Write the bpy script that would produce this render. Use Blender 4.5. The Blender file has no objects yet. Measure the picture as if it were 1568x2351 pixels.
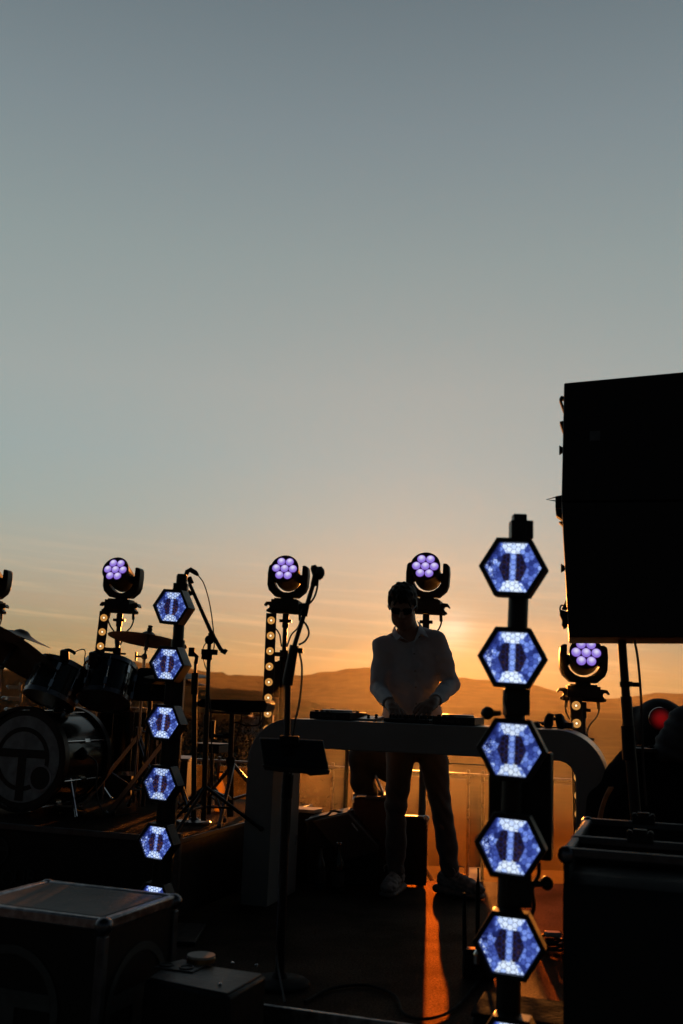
import bpy, bmesh, math, random
import numpy as np
from mathutils import Vector, Matrix, noise

random.seed(7)
S = bpy.context.scene
COL = S.collection
rad = math.radians

# ------------------------------------------------------------------ camera
H = 1.06                      # eye height above the stage deck (z = 0)
PITCH, ROLL, FPX = rad(10.65), rad(2.1), 2287.0
W0, H0 = 1568.0, 2351.0
FWD = Vector((0, math.cos(PITCH), math.sin(PITCH)))
R0, U0 = Vector((1, 0, 0)), Vector((0, -math.sin(PITCH), math.cos(PITCH)))
RGT = R0 * math.cos(ROLL) + U0 * math.sin(ROLL)
UPV = U0 * math.cos(ROLL) - R0 * math.sin(ROLL)
EYE = Vector((0, 0, H))

def ray(x, y):
    return FWD + RGT * ((x - W0 / 2) / FPX) + UPV * ((H0 / 2 - y) / FPX)

def P(x, y, Y):
    d = ray(x, y)
    return EYE + d * (Y / d.y)

def F(x, y, z=0.0):
    d = ray(x, y)
    return EYE + d * ((z - H) / d.z)

cam_d = bpy.data.cameras.new("camera")
cam = bpy.data.objects.new("camera", cam_d)
COL.objects.link(cam)
m = Matrix((RGT, UPV, -FWD)).transposed().to_4x4()
m.translation = EYE
cam.matrix_world = m
cam_d.sensor_fit = 'HORIZONTAL'
cam_d.sensor_width = 24.0
cam_d.lens = FPX / W0 * 24.0
cam_d.clip_start, cam_d.clip_end = 0.05, 60000
cam_d.dof.use_dof = True
cam_d.dof.focus_distance = 6.1
cam_d.dof.aperture_fstop = 3.2
S.camera = cam

# ------------------------------------------------------------------ sun, sky, exposure
SUN_DIR = ray(986, 1464).normalized()
sun_el = math.asin(SUN_DIR.z)
sun_az = math.atan2(SUN_DIR.x, SUN_DIR.y)
sl = bpy.data.lights.new("sun", 'SUN')
sl.energy, sl.angle, sl.color = 5.0, rad(0.6), (1.0, 0.31, 0.045)
so = bpy.data.objects.new("sun", sl)
COL.objects.link(so)
so.rotation_euler = (-SUN_DIR).to_track_quat('-Z', 'Y').to_euler()
so.location = (0, 20, 30)

S.view_settings.view_transform = 'Standard'
S.view_settings.look = 'None'
S.view_settings.exposure = 0.0
S.view_settings.gamma = 1.0
S.view_settings.use_curve_mapping = False

def lin(r, g, b):
    def c(v):
        v /= 255.0
        return v / 12.92 if v <= 0.04045 else ((v + 0.055) / 1.055) ** 2.4
    return (c(r), c(g), c(b), 1.0)

class N:
    """small helper for node trees"""
    def __init__(self, nt):
        self.nt = nt
    def n(self, t, **kw):
        o = self.nt.nodes.new(t)
        for k, v in kw.items():
            setattr(o, k, v)
        return o
    def l(self, a, b):
        self.nt.links.new(a, b)
    def put(self, sock, v):
        if hasattr(v, 'is_linked') or isinstance(v, bpy.types.NodeSocket):
            self.l(v, sock)
        else:
            sock.default_value = v
    def m(self, op, a, b=0.0, c=0.0, clamp=False):
        o = self.n('ShaderNodeMath', operation=op, use_clamp=clamp)
        self.put(o.inputs[0], a); self.put(o.inputs[1], b)
        if op in ('MULTIPLY_ADD', 'COMPARE', 'SMOOTH_MIN', 'SMOOTH_MAX', 'WRAP'):
            self.put(o.inputs[2], c)
        return o.outputs[0]
    def mr(self, v, a, b, c, d, smooth=True):
        o = self.n('ShaderNodeMapRange', interpolation_type='SMOOTHSTEP' if smooth else 'LINEAR')
        self.put(o.inputs[0], v)
        for i, q in enumerate((a, b, c, d)):
            self.put(o.inputs[i + 1], q)
        return o.outputs[0]
    def mix(self, f, a, b, blend='MIX'):
        o = self.n('ShaderNodeMix', data_type='RGBA', blend_type=blend)
        self.put(o.inputs[0], f); self.put(o.inputs[6], a); self.put(o.inputs[7], b)
        return o.outputs[2]
    def ramp(self, f, stops, interp='LINEAR'):
        o = self.n('ShaderNodeValToRGB')
        cr = o.color_ramp
        cr.interpolation = interp
        while len(cr.elements) < len(stops):
            cr.elements.new(0.5)
        for e, (p, c) in zip(cr.elements, stops):
            e.position = p
            e.color = c if len(c) == 4 else (*c, 1)
        self.put(o.inputs[0], f)
        return o.outputs[0]
    def noise(self, vec, scale, detail=2, rough=0.5, dim='3D'):
        o = self.n('ShaderNodeTexNoise', noise_dimensions=dim)
        if vec is not None:
            self.l(vec, o.inputs['Vector'])
        o.inputs['Scale'].default_value = scale
        o.inputs['Detail'].default_value = detail
        o.inputs['Roughness'].default_value = rough
        return o.outputs['Fac']

world = bpy.data.worlds.new("World")
S.world = world
world.use_nodes = True
wt = world.node_tree
wt.nodes.clear()
w = N(wt)
tc = w.n('ShaderNodeTexCoord')
nrm = w.n('ShaderNodeVectorMath', operation='NORMALIZE')
w.l(tc.outputs['Generated'], nrm.inputs[0])
D = nrm.outputs[0]
sx = w.n('ShaderNodeSeparateXYZ'); w.l(D, sx.inputs[0])
dx, dy, dz = sx.outputs
grad = w.ramp(w.m('MAXIMUM', dz, 0.0), [
    (0.000, lin(116, 114, 80)), (0.022, lin(126, 128, 90)), (0.050, lin(134, 140, 110)),
    (0.085, lin(160, 158, 136)), (0.130, lin(164, 169, 156)), (0.174, lin(156, 171, 166)), (0.230, lin(153, 170, 169)),
    (0.301, lin(157, 168, 166)), (0.419, lin(143, 157, 157)), (0.524, lin(127, 141, 146)),
    (0.640, lin(104, 118, 125)), (1.0, lin(66, 78, 88))])
nish = w.n('ShaderNodeTexSky', sky_type='NISHITA')
nish.sun_disc = False
nish.sun_elevation = sun_el
nish.sun_rotation = sun_az
nish.dust_density, nish.air_density, nish.ozone_density = 3.0, 1.0, 2.0
nsk = w.mix(1.0, nish.outputs[0], (0.055, 0.055, 0.055, 1), 'MULTIPLY')
base = w.mix(0.05, grad, nsk)
# thin cirrus streaks low over the hills
az = w.m('ARCTAN2', dx, dy)
cv = w.n('ShaderNodeCombineXYZ')
w.l(w.m('MULTIPLY', az, 2.6), cv.inputs[0])
w.l(w.m('MULTIPLY_ADD', az, 3.0, w.m('MULTIPLY', dz, 62.0)), cv.inputs[1])
st = w.noise(cv.outputs[0], 1.6, 5, 0.62)
band = w.m('MULTIPLY', w.mr(dz, 0.0, 0.05, 0.25, 1.0), w.mr(dz, 0.07, 0.17, 1.0, 0.0))
streak = w.m('MULTIPLY', w.mr(st, 0.40, 0.72, -0.35, 1.0), band)
base = w.mix(w.m('MULTIPLY', streak, 0.26, clamp=True), base, lin(250, 206, 150))
base = w.mix(w.m('MULTIPLY', w.m('MAXIMUM', w.m('MULTIPLY', streak, -1.0), 0.0), 0.28, clamp=True), base, lin(176, 132, 98))
# glow of the sun behind the thin cloud
sd = w.n('ShaderNodeVectorMath', operation='DOT_PRODUCT')
w.l(D, sd.inputs[0]); sd.inputs[1].default_value = SUN_DIR
dot = w.m('MAXIMUM', sd.outputs['Value'], 0.0)
g1 = w.m('POWER', dot, 70.0)
g2 = w.m('POWER', dot, 900.0)
g0 = w.m('POWER', dot, 22.0)
g3 = w.m('POWER', dot, 6000.0)
low = w.mr(dz, 0.0, 0.30, 1.0, 0.25)
base = w.mix(w.m('MULTIPLY', g1, 0.09), base, (0.95, 0.40, 0.10, 1), 'ADD')
base = w.mix(w.m('MULTIPLY', g0, 0.035), base, (1.0, 0.36, 0.12, 1), 'ADD')
base = w.mix(w.m('MULTIPLY', g2, 0.12), base, (1.0, 0.55, 0.17, 1), 'ADD')
base = w.mix(w.m('MULTIPLY', g3, 0.18), base, (1.0, 0.82, 0.55, 1), 'ADD')
sd2 = w.n('ShaderNodeVectorMath', operation='DOT_PRODUCT')
w.l(D, sd2.inputs[0]); sd2.inputs[1].default_value = ray(1043, 1447).normalized()
g4 = w.m('POWER', w.m('MAXIMUM', sd2.outputs['Value'], 0.0), 7000.0)
base = w.mix(w.m('MULTIPLY', g4, w.mr(st, 0.3, 0.6, 0.08, 0.26)), base, (0.72, 0.82, 0.85, 1), 'ADD')
# sky away from the sunset dimmed and cooled to set front fill; ground dimmed
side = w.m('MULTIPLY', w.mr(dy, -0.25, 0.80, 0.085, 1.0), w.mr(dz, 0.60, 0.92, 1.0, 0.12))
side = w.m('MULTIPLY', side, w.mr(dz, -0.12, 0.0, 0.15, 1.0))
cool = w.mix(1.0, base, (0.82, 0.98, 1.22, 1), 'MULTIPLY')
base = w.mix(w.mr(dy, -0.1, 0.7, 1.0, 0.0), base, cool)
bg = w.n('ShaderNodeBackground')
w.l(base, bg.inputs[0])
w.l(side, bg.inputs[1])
wo = w.n('ShaderNodeOutputWorld')
w.l(bg.outputs[0], wo.inputs[0])

cy = S.cycles
cy.max_bounces, cy.diffuse_bounces, cy.glossy_bounces = 6, 2, 3
cy.transmission_bounces, cy.transparent_max_bounces, cy.volume_bounces = 4, 8, 0
cy.use_denoising = True
cy.sample_clamp_indirect = 4.0
cy.caustics_reflective = cy.caustics_refractive = False

# ------------------------------------------------------------------ materials
MATS = {}
def mat(name, col, rough=0.5, metal=0.0, spec=0.5, var=0.25, scale=18.0, bump=0.0, bscale=200.0,
        emit=None, estr=0.0, sheen=0.0, coat=0.0, trans=0.0):
    if name in MATS:
        return MATS[name]
    mt = bpy.data.materials.new(name)
    mt.use_nodes = True
    t = N(mt.node_tree)
    b = mt.node_tree.nodes['Principled BSDF']
    tcn = t.n('ShaderNodeTexCoord')
    vec = tcn.outputs['Object']
    if var:
        f = t.noise(vec, scale, 4, 0.6)
        c = t.mix(t.mr(f, 0.3, 0.7, 0, 1), tuple(x * (1 - var) for x in col) + (1,), tuple(min(1, x * (1 + var)) for x in col) + (1,))
        t.l(c, b.inputs['Base Color'])
        t.l(t.mr(f, 0.3, 0.7, max(0.03, rough * 0.85), min(1, rough * 1.15)), b.inputs['Roughness'])
    else:
        b.inputs['Base Color'].default_value = (*col, 1)
        b.inputs['Roughness'].default_value = rough
    b.inputs['Metallic'].default_value = metal
    b.inputs['Specular IOR Level'].default_value = spec
    if coat:
        b.inputs['Coat Weight'].default_value = coat
    if sheen:
        b.inputs['Sheen Weight'].default_value = sheen
        b.inputs['Sheen Roughness'].default_value = 0.4
    if trans:
        b.inputs['Transmission Weight'].default_value = trans
    if emit:
        b.inputs['Emission Color'].default_value = (*emit, 1)
        b.inputs['Emission Strength'].default_value = estr
    if bump:
        bn = t.n('ShaderNodeBump')
        bn.inputs['Strength'].default_value = bump
        bn.inputs['Distance'].default_value = 0.01
        t.l(t.noise(vec, bscale, 3, 0.6), bn.inputs['Height'])
        t.l(bn.outputs[0], b.inputs['Normal'])
    MATS[name] = mt
    return mt

BLACK = mat('black_plastic', (0.008, 0.008, 0.0085), 0.5, spec=0.3)
SATIN = mat('black_paint', (0.007, 0.007, 0.0075), 0.42, spec=0.35)
RUBBER = mat('black_rubber', (0.007, 0.007, 0.007), 0.75, spec=0.2)
CABLE = mat('cable_rubber', (0.012, 0.011, 0.011), 0.5)
CHROME = mat('chrome', (0.55, 0.55, 0.56), 0.16, 1.0, var=0.1)
STEEL = mat('dark_steel', (0.14, 0.14, 0.15), 0.3, 1.0)
ALU = mat('worn_aluminium', (0.34, 0.34, 0.35), 0.34, 1.0, var=0.35, scale=30, bump=0.15, bscale=90)
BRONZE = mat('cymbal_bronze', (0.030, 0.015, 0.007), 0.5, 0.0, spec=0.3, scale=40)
LAMI = mat('black_laminate', (0.008, 0.0078, 0.0075), 0.5, spec=0.3, bump=0.12, bscale=350)
WORNTOP = mat('worn_case_top', (0.014, 0.012, 0.011), 0.40, var=0.7, scale=7, bump=0.25, bscale=60)
DRUMWRAP = mat('drum_wrap', (0.008, 0.010, 0.010), 0.18, spec=0.4)
HEADSKIN = mat('drum_head', (0.30, 0.31, 0.31), 0.55, bump=0.05)
INK = mat('black_ink', (0.008, 0.008, 0.008), 0.5)
DIMPRINT = mat('dim_print', (0.085, 0.09, 0.09), 0.6)
DESKW = mat('desk_lacquer', (0.22, 0.22, 0.21), 0.32, var=0.06, scale=3, bump=0.02, bscale=500)
SKIN = mat('skin', (0.26, 0.15, 0.10), 0.55, var=0.1)
HAIR = mat('hair', (0.009, 0.007, 0.006), 0.6, spec=0.2, bump=0.7, bscale=120)
TROUSER = mat('trouser_cloth', (0.085, 0.080, 0.078), 0.85, var=0.15, scale=9, bump=0.25, bscale=500, sheen=0.3)
SHOE = mat('shoe_mesh', (0.22, 0.215, 0.21), 0.75, var=0.5, scale=30, bump=0.5, bscale=90)
SOLE = mat('shoe_sole', (0.12, 0.115, 0.11), 0.7)
LENSDARK = mat('dark_lens', (0.006, 0.006, 0.007), 0.08)
GRILLE = mat('speaker_grille', (0.030, 0.032, 0.033), 0.55, bump=0.5, bscale=260)
DARKGLASS = mat('dark_glass', (0.010, 0.014, 0.010), 0.06)
LABELP = mat('label_paper', (0.30, 0.28, 0.24), 0.6)
DARKLABEL = mat('dark_label', (0.03, 0.028, 0.026), 0.6)
PALEBOX = mat('pale_board', (0.55, 0.50, 0.44), 0.6)
CLOTHBLK = mat('black_cloth', (0.008, 0.0078, 0.0076), 0.95, spec=0.1, bump=0.4, bscale=60)
BAGFAB = mat('bag_fabric', (0.014, 0.014, 0.014), 0.85, bump=0.4, bscale=300)
PLASTER = mat('house_plaster', (0.62, 0.55, 0.48), 0.8)
ROOFT = mat('roof_tile', (0.26, 0.13, 0.09), 0.8)
CREAM = mat('cream_disc', (0.55, 0.47, 0.38), 0.6, var=0.1)

def shirt_mat():
    mt = mat('shirt_linen', (0.62, 0.62, 0.63), 0.85, var=0.06, scale=14, bump=0.18, bscale=420, sheen=0.5)
    t = N(mt.node_tree)
    b = mt.node_tree.nodes['Principled BSDF']
    out = mt.node_tree.nodes['Material Output']
    tr = t.n('ShaderNodeBsdfTranslucent'); tr.inputs[0].default_value = (0.6, 0.56, 0.52, 1)
    mx = t.n('ShaderNodeMixShader'); mx.inputs[0].default_value = 0.22
    t.l(b.outputs[0], mx.inputs[1]); t.l(tr.outputs[0], mx.inputs[2]); t.l(mx.outputs[0], out.inputs[0])
    return mt
SHIRT = shirt_mat()

def carpet_mat():
    mt = bpy.data.materials.new('carpet'); mt.use_nodes = True
    t = N(mt.node_tree); mt.node_tree.nodes.clear()
    tcn = t.n('ShaderNodeTexCoord'); vec = tcn.outputs['Object']
    f = t.noise(vec, 110, 5, 0.75); f2 = t.noise(vec, 2.2, 4, 0.6)
    bn = t.n('ShaderNodeBump'); bn.inputs['Strength'].default_value = 0.8; bn.inputs['Distance'].default_value = 0.012
    t.l(f, bn.inputs['Height'])
    df = t.n('ShaderNodeBsdfDiffuse'); df.inputs[0].default_value = (0.007, 0.007, 0.007, 1); df.inputs[1].default_value = 0.5
    gl = t.n('ShaderNodeBsdfGlossy'); gl.inputs['Roughness'].default_value = 0.40
    t.l(t.mix(t.mr(f, 0.3, 0.7, 0, 1), (0.22, 0.17, 0.14, 1), (1, 0.82, 0.66, 1)), gl.inputs[0])
    t.l(bn.outputs[0], df.inputs['Normal']); t.l(bn.outputs[0], gl.inputs['Normal'])
    mx = t.n('ShaderNodeMixShader'); t.l(t.mr(f2, 0.3, 0.7, 0.042, 0.085), mx.inputs[0])
    t.l(df.outputs[0], mx.inputs[1]); t.l(gl.outputs[0], mx.inputs[2])
    o = t.n('ShaderNodeOutputMaterial'); t.l(mx.outputs[0], o.inputs[0])
    return mt
CARPET = carpet_mat()

def glass_panel_mat():
    mt = bpy.data.materials.new('dusty_glass'); mt.use_nodes = True
    t = N(mt.node_tree); mt.node_tree.nodes.clear()
    tcn = t.n('ShaderNodeTexCoord')
    f = t.noise(tcn.outputs['Object'], 3.5, 5, 0.65)
    tp = t.n('ShaderNodeBsdfTransparent'); tp.inputs[0].default_value = (0.88, 0.61, 0.27, 1)
    tl = t.n('ShaderNodeBsdfTranslucent'); tl.inputs[0].default_value = (0.85, 0.80, 0.70, 1)
    gl = t.n('ShaderNodeBsdfGlossy'); gl.inputs['Roughness'].default_value = 0.05
    fr = t.n('ShaderNodeFresnel'); fr.inputs[0].default_value = 1.45
    m1 = t.n('ShaderNodeMixShader'); t.l(t.mr(f, 0.35, 0.7, 0.015, 0.07), m1.inputs[0])
    t.l(tp.outputs[0], m1.inputs[1]); t.l(tl.outputs[0], m1.inputs[2])
    m2 = t.n('ShaderNodeMixShader'); t.l(fr.outputs[0], m2.inputs[0])
    t.l(m1.outputs[0], m2.inputs[1]); t.l(gl.outputs[0], m2.inputs[2])
    o = t.n('ShaderNodeOutputMaterial'); t.l(m2.outputs[0], o.inputs[0])
    return mt
GLASS = glass_panel_mat()

def amber_mat():
    mt = bpy.data.materials.new('amber_drink'); mt.use_nodes = True
    t = N(mt.node_tree); mt.node_tree.nodes.clear()
    tl = t.n('ShaderNodeBsdfTranslucent'); tl.inputs[0].default_value = (0.85, 0.55, 0.16, 1)
    tp = t.n('ShaderNodeBsdfTransparent'); tp.inputs[0].default_value = (0.9, 0.65, 0.25, 1)
    gl = t.n('ShaderNodeBsdfGlossy'); gl.inputs['Roughness'].default_value = 0.08
    m1 = t.n('ShaderNodeMixShader'); m1.inputs[0].default_value = 0.5
    t.l(tl.outputs[0], m1.inputs[1]); t.l(tp.outputs[0], m1.inputs[2])
    m2 = t.n('ShaderNodeMixShader'); m2.inputs[0].default_value = 0.08
    t.l(m1.outputs[0], m2.inputs[1]); t.l(gl.outputs[0], m2.inputs[2])
    o = t.n('ShaderNodeOutputMaterial'); t.l(m2.outputs[0], o.inputs[0])
    return mt
AMBER = amber_mat()

def emis(name, col, s, rim=None, rim_s=0.0):
    """a lit lens; its edge may glow in another colour than its middle (object space)"""
    mt = bpy.data.materials.new(name); mt.use_nodes = True
    t = N(mt.node_tree)
    b = mt.node_tree.nodes['Principled BSDF']
    b.inputs['Base Color'].default_value = (0.02, 0.02, 0.02, 1)
    b.inputs['Roughness'].default_value = 0.15
    tcn = t.n('ShaderNodeTexCoord')
    f = t.noise(tcn.outputs['Object'], 60, 2, 0.6)
    c = t.mix(t.mr(f, 0.35, 0.7, 0.0, 0.5), (*col, 1), tuple(x * 0.72 for x in col) + (1,))
    t.l(c, b.inputs['Emission Color'])
    b.inputs['Emission Strength'].default_value = s
    return mt
def violet():
    mt = emis('violet_lens', (0.40, 0.29, 0.88), 0.95)
    t = N(mt.node_tree); b = mt.node_tree.nodes['Principled BSDF']
    tcn = t.n('ShaderNodeTexCoord'); s_ = t.n('ShaderNodeSeparateXYZ'); t.l(tcn.outputs['Object'], s_.inputs[0])
    rr = t.m('SQRT', t.m('ADD', t.m('POWER', s_.outputs[0], 2.0), t.m('POWER', t.m('ADD', s_.outputs[2], -0.006), 2.0)))
    f = t.noise(tcn.outputs['Object'], 90, 2, 0.6)
    q = t.m('ADD', t.mr(rr, 0.0, 0.030, 1.0, 0.0), t.m('MULTIPLY_ADD', f, 0.5, -0.25), clamp=True)
    t.l(t.mix(q, (0.27, 0.17, 0.70, 1), (0.80, 0.74, 1.0, 1)), b.inputs['Emission Color'])
    return mt
VIOLET = violet()
GOLD = emis('gold_reflector', (0.80, 0.36, 0.085), 0.72)
FILAM = emis('bulb_filament', (1.0, 0.86, 0.62), 1.6)
BULBRING = emis('bulb_dim_ring', (0.50, 0.20, 0.05), 0.6)

def lens_mat(name, seed, sharp):
    """honeycomb lens of a hexagonal lamp: lamp tube up the middle, two dim reflector fields, lit cells round them"""
    mt = bpy.data.materials.new(name); mt.use_nodes = True
    t = N(mt.node_tree)
    b = mt.node_tree.nodes['Principled BSDF']
    b.inputs['Base Color'].default_value = (0.02, 0.02, 0.03, 1)
    b.inputs['Roughness'].default_value = 0.2
    tcn = t.n('ShaderNodeTexCoord')
    oi = t.n('ShaderNodeObjectInfo')
    s = t.n('ShaderNodeSeparateXYZ'); t.l(tcn.outputs['Object'], s.inputs[0])
    u, v = s.outputs[0], s.outputs[2]            # in units of the lens radius
    au, av = t.m('ABSOLUTE', u), t.m('ABSOLUTE', v)
    off = t.n('ShaderNodeVectorMath', operation='ADD'); t.l(tcn.outputs['Object'], off.inputs[0])
    cb = t.n('ShaderNodeCombineXYZ'); t.l(t.m('MULTIPLY', oi.outputs['Random'], 30.0), cb.inputs[0]); t.l(cb.outputs[0], off.inputs[1])
    vec = off.outputs[0]
    geo = t.n('ShaderNodeNewGeometry')
    isl = geo.outputs['Random Per Island']
    nz = t.noise(vec, 2.4, 2, 0.5)
    wob = t.m('MULTIPLY', t.m('SUBTRACT', isl, 0.5), 0.16)
    vo = t.n('ShaderNodeTexVoronoi', feature='F1'); t.l(vec, vo.inputs['Vector']); vo.inputs['Scale'].default_value = 17.0
    bub = t.mr(vo.outputs['Distance'], 0.18, 0.52, 1.0, 0.0)
    aw = t.m('ADD', av, wob)
    uw = t.m('ADD', au, wob)
    # bright top and bottom fields, wider towards the rim
    cap = t.m('MULTIPLY', t.mr(aw, 0.47, 0.52, 0.0, 1.0), t.mr(t.m('SUBTRACT', uw, t.m('MULTIPLY_ADD', av, 0.55, -0.02)), -0.02, 0.03, 1.0, 0.0))
    cap = t.m('MULTIPLY', cap, t.m('MULTIPLY_ADD', isl, 0.30, 0.90))
    tube = t.mr(t.m('ABSOLUTE', t.m('SUBTRACT', u, 0.0)), 0.08, 0.13, 1.0, 0.0)
    fld = t.m('MULTIPLY', t.mr(av, 0.47, 0.51, 1.0, 0.0), t.mr(t.m('MULTIPLY_ADD', av, 0.40, au), 0.47, 0.53, 1.0, 0.0))
    fld = t.m('MULTIPLY', fld, t.m('SUBTRACT', 1.0, tube))
    lv = t.m('ADD', t.m('MULTIPLY', nz, 0.50), t.m('MULTIPLY_ADD', isl, 0.62, -0.12))
    left = t.mr(u, -0.95, -0.40, 1.0, 0.0)
    lv = t.m('ADD', lv, t.m('MULTIPLY', left, t.m('SUBTRACT', t.m('MULTIPLY', bub, 0.95 + 0.2 * sharp), 0.34 - 0.05 * sharp)))
    dim = t.m('MULTIPLY', t.mr(t.m('ADD', u, wob), -0.46, -0.36, 1.0, 0.0), t.mr(t.m('SUBTRACT', v, wob), 0.16, 0.30, 0.0, 1.0))
    lv = t.m('MULTIPLY', lv, t.m('MULTIPLY_ADD', dim, -0.72, 1.0))
    lv = t.m('MAXIMUM', lv, cap)
    lv = t.m('MAXIMUM', lv, t.m('MULTIPLY', tube, t.m('MULTIPLY_ADD', isl, 0.24, 0.54)))
    lv = t.m('MULTIPLY', lv, t.m('MULTIPLY_ADD', bub, 0.22 + 0.2 * sharp, 0.86 - 0.1 * sharp))
    colr = t.ramp(lv, [(0.0, (0.006, 0.009, 0.06)), (0.25, (0.035, 0.06, 0.30)), (0.5, (0.125, 0.21, 0.68)), (0.75, (0.36, 0.52, 0.98)), (1.0, (0.76, 0.87, 1.0))])
    warm = t.mix(t.m('MULTIPLY', bub, isl), (0.006, 0.004, 0.012, 1), (0.050, 0.026, 0.048, 1) if not sharp else (0.22, 0.07, 0.025, 1))
    colr = t.mix(fld, colr, warm)
    t.l(colr, b.inputs['Emission Color'])
    t.l(t.m('MULTIPLY_ADD', oi.outputs['Random'], 0.35, 0.90), b.inputs['Emission Strength'])
    return mt
LENS_SOFT = lens_mat('honeycomb_lens', 1, 0.0)
LENS_SHARP = lens_mat('honeycomb_lens_crisp', 2, 1.0)
HEXGAP = mat('lens_back', (0.01, 0.01, 0.02), 0.3, emit=(0.008, 0.014, 0.09), estr=1.0, var=0)

# ------------------------------------------------------------------ geometry helpers
A18 = rad(18)
E1 = Vector((math.cos(A18), -math.sin(A18), 0))      # along the stage, to the right
E2 = Vector((math.sin(A18), math.cos(A18), 0))       # into the stage
EZ = Vector((0, 0, 1))
X, Yv = Vector((1, 0, 0)), Vector((0, 1, 0))

def perp(d):
    d = d.normalized()
    a = Vector((0, 0, 1)) if abs(d.z) < 0.9 else Vector((1, 0, 0))
    u = d.cross(a).normalized()
    return u, d.cross(u).normalized()

class G:
    def __init__(s):
        s.v, s.f = [], []
    def add(s, vs, fs):
        o = len(s.v)
        s.v += [Vector(p) for p in vs]
        s.f += [tuple(i + o for i in q) for q in fs]
        return s
    def box(s, c, size, e=(X, Yv, EZ)):
        c = Vector(c)
        a, b, d = e[0] * (size[0] / 2), e[1] * (size[1] / 2), e[2] * (size[2] / 2)
        vs = [c + a * i + b * j + d * k for k in (-1, 1) for j in (-1, 1) for i in (-1, 1)]
        return s.add(vs, [(0, 2, 3, 1), (4, 5, 7, 6), (0, 1, 5, 4), (2, 6, 7, 3), (0, 4, 6, 2), (1, 3, 7, 5)])
    def cyl(s, p0, p1, r0, r1=None, n=14):
        return s.tube([p0, p1], [r0, r0 if r1 is None else r1], n)
    def tube(s, pts, r, n=8):
        pts = [Vector(p) for p in pts]
        rs = r if isinstance(r, (list, tuple)) else [r] * len(pts)
        vs, fs = [], []
        u = None
        for i, p in enumerate(pts):
            t = (pts[min(i + 1, len(pts) - 1)] - pts[max(i - 1, 0)]).normalized()
            if u is None:
                u, _ = perp(t)
            else:
                u = (u - t * u.dot(t)).normalized()
            b = t.cross(u)
            for k in range(n):
                a = 2 * math.pi * k / n
                vs.append(p + (u * math.cos(a) + b * math.sin(a)) * rs[i])
        for i in range(len(pts) - 1):
            for k in range(n):
                fs.append((i * n + k, i * n + (k + 1) % n, (i + 1) * n + (k + 1) % n, (i + 1) * n + k))
        fs.append(tuple(range(n - 1, -1, -1)))
        fs.append(tuple((len(pts) - 1) * n + k for k in range(n)))
        return s.add(vs, fs)
    def lathe(s, o, axis, prof, n=40):
        o, axis = Vector(o), Vector(axis).normalized()
        u, b = perp(axis)
        vs, fs = [], []
        for r, h in prof:
            for k in range(n):
                a = 2 * math.pi * k / n
                vs.append(o + axis * h + (u * math.cos(a) + b * math.sin(a)) * max(r, 1e-4))
        L = len(prof)
        for i in range(L - 1):
            for k in range(n):
                fs.append((i * n + k, i * n + (k + 1) % n, (i + 1) * n + (k + 1) % n, (i + 1) * n + k))
        if prof[0] != prof[-1]:
            fs.append(tuple(range(n - 1, -1, -1)))
            fs.append(tuple((L - 1) * n + k for k in range(n)))
        return s.add(vs, fs)
    def prism(s, poly, vec):
        n = len(poly)
        vec = Vector(vec)
        vs = [Vector(p) for p in poly] + [Vector(p) + vec for p in poly]
        fs = [tuple(range(n)), tuple(range(2 * n - 1, n - 1, -1))]
        fs += [(i, i + n, (i + 1) % n + n, (i + 1) % n) for i in range(n)]
        return s.add(vs, fs)
    def ring(s, outer, inner, vec):
        """closed band between two loops of equal length, extruded along vec"""
        n = len(outer)
        vec = Vector(vec)
        vs = [Vector(p) for p in outer] + [Vector(p) for p in inner]
        vs += [p + vec for p in vs]
        fs = []
        for i in range(n):
            j = (i + 1) % n
            fs += [(i, j, n + j, n + i), (2 * n + i, 3 * n + i, 3 * n + j, 2 * n + j),
                   (i, 2 * n + i, 2 * n + j, j), (n + i, n + j, 3 * n + j, 3 * n + i)]
        return s.add(vs, fs)
    def ball(s, c, r, n=16, sc=(1, 1, 1)):
        c = Vector(c)
        vs, fs = [], []
        m = n // 2
        for i in range(m + 1):
            th = math.pi * (i / m)
            th = min(max(th, 0.02), math.pi - 0.02)
            for k in range(n):
                a = 2 * math.pi * k / n
                vs.append(c + Vector((math.sin(th) * math.cos(a) * sc[0], math.sin(th) * math.sin(a) * sc[1], math.cos(th) * sc[2])) * r)
        for i in range(m):
            for k in range(n):
                fs.append((i * n + k, (i + 1) * n + k, (i + 1) * n + (k + 1) % n, i * n + (k + 1) % n))
        fs.append(tuple(range(n)))
        fs.append(tuple(m * n + n - 1 - k for k in range(n)))
        return s.add(vs, fs)

WLOC = {}
def obj(name, g, mt, parent=None, bevel=0.0, smooth=35, origin=None):
    o_w = Vector(origin) if origin is not None else (WLOC[parent.name] if parent else Vector((0, 0, 0)))
    me = bpy.data.meshes.new(name)
    me.from_pydata([tuple(p - o_w) for p in g.v], [], g.f)
    bm = bmesh.new(); bm.from_mesh(me)
    bmesh.ops.recalc_face_normals(bm, faces=bm.faces)
    bm.to_mesh(me); bm.free()
    if smooth:
        me.polygons.foreach_set('use_smooth', [True] * len(me.polygons))
        me.set_sharp_from_angle(angle=rad(smooth))
    me.materials.append(mt)
    ob = bpy.data.objects.new(name, me)
    COL.objects.link(ob)
    if parent:
        ob.parent = parent
        ob.location = o_w - WLOC[parent.name]
    else:
        ob.location = o_w
    WLOC[ob.name] = o_w
    if bevel:
        b = ob.modifiers.new('bevel', 'BEVEL')
        b.width, b.segments, b.limit_method, b.angle_limit = bevel, 2, 'ANGLE', rad(40)
    return ob

def tag(o, label, cat, group=None, kind=None):
    if label: o['label'] = label
    if cat: o['category'] = cat
    if group: o['group'] = group
    if kind: o['kind'] = kind
    return o

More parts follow.
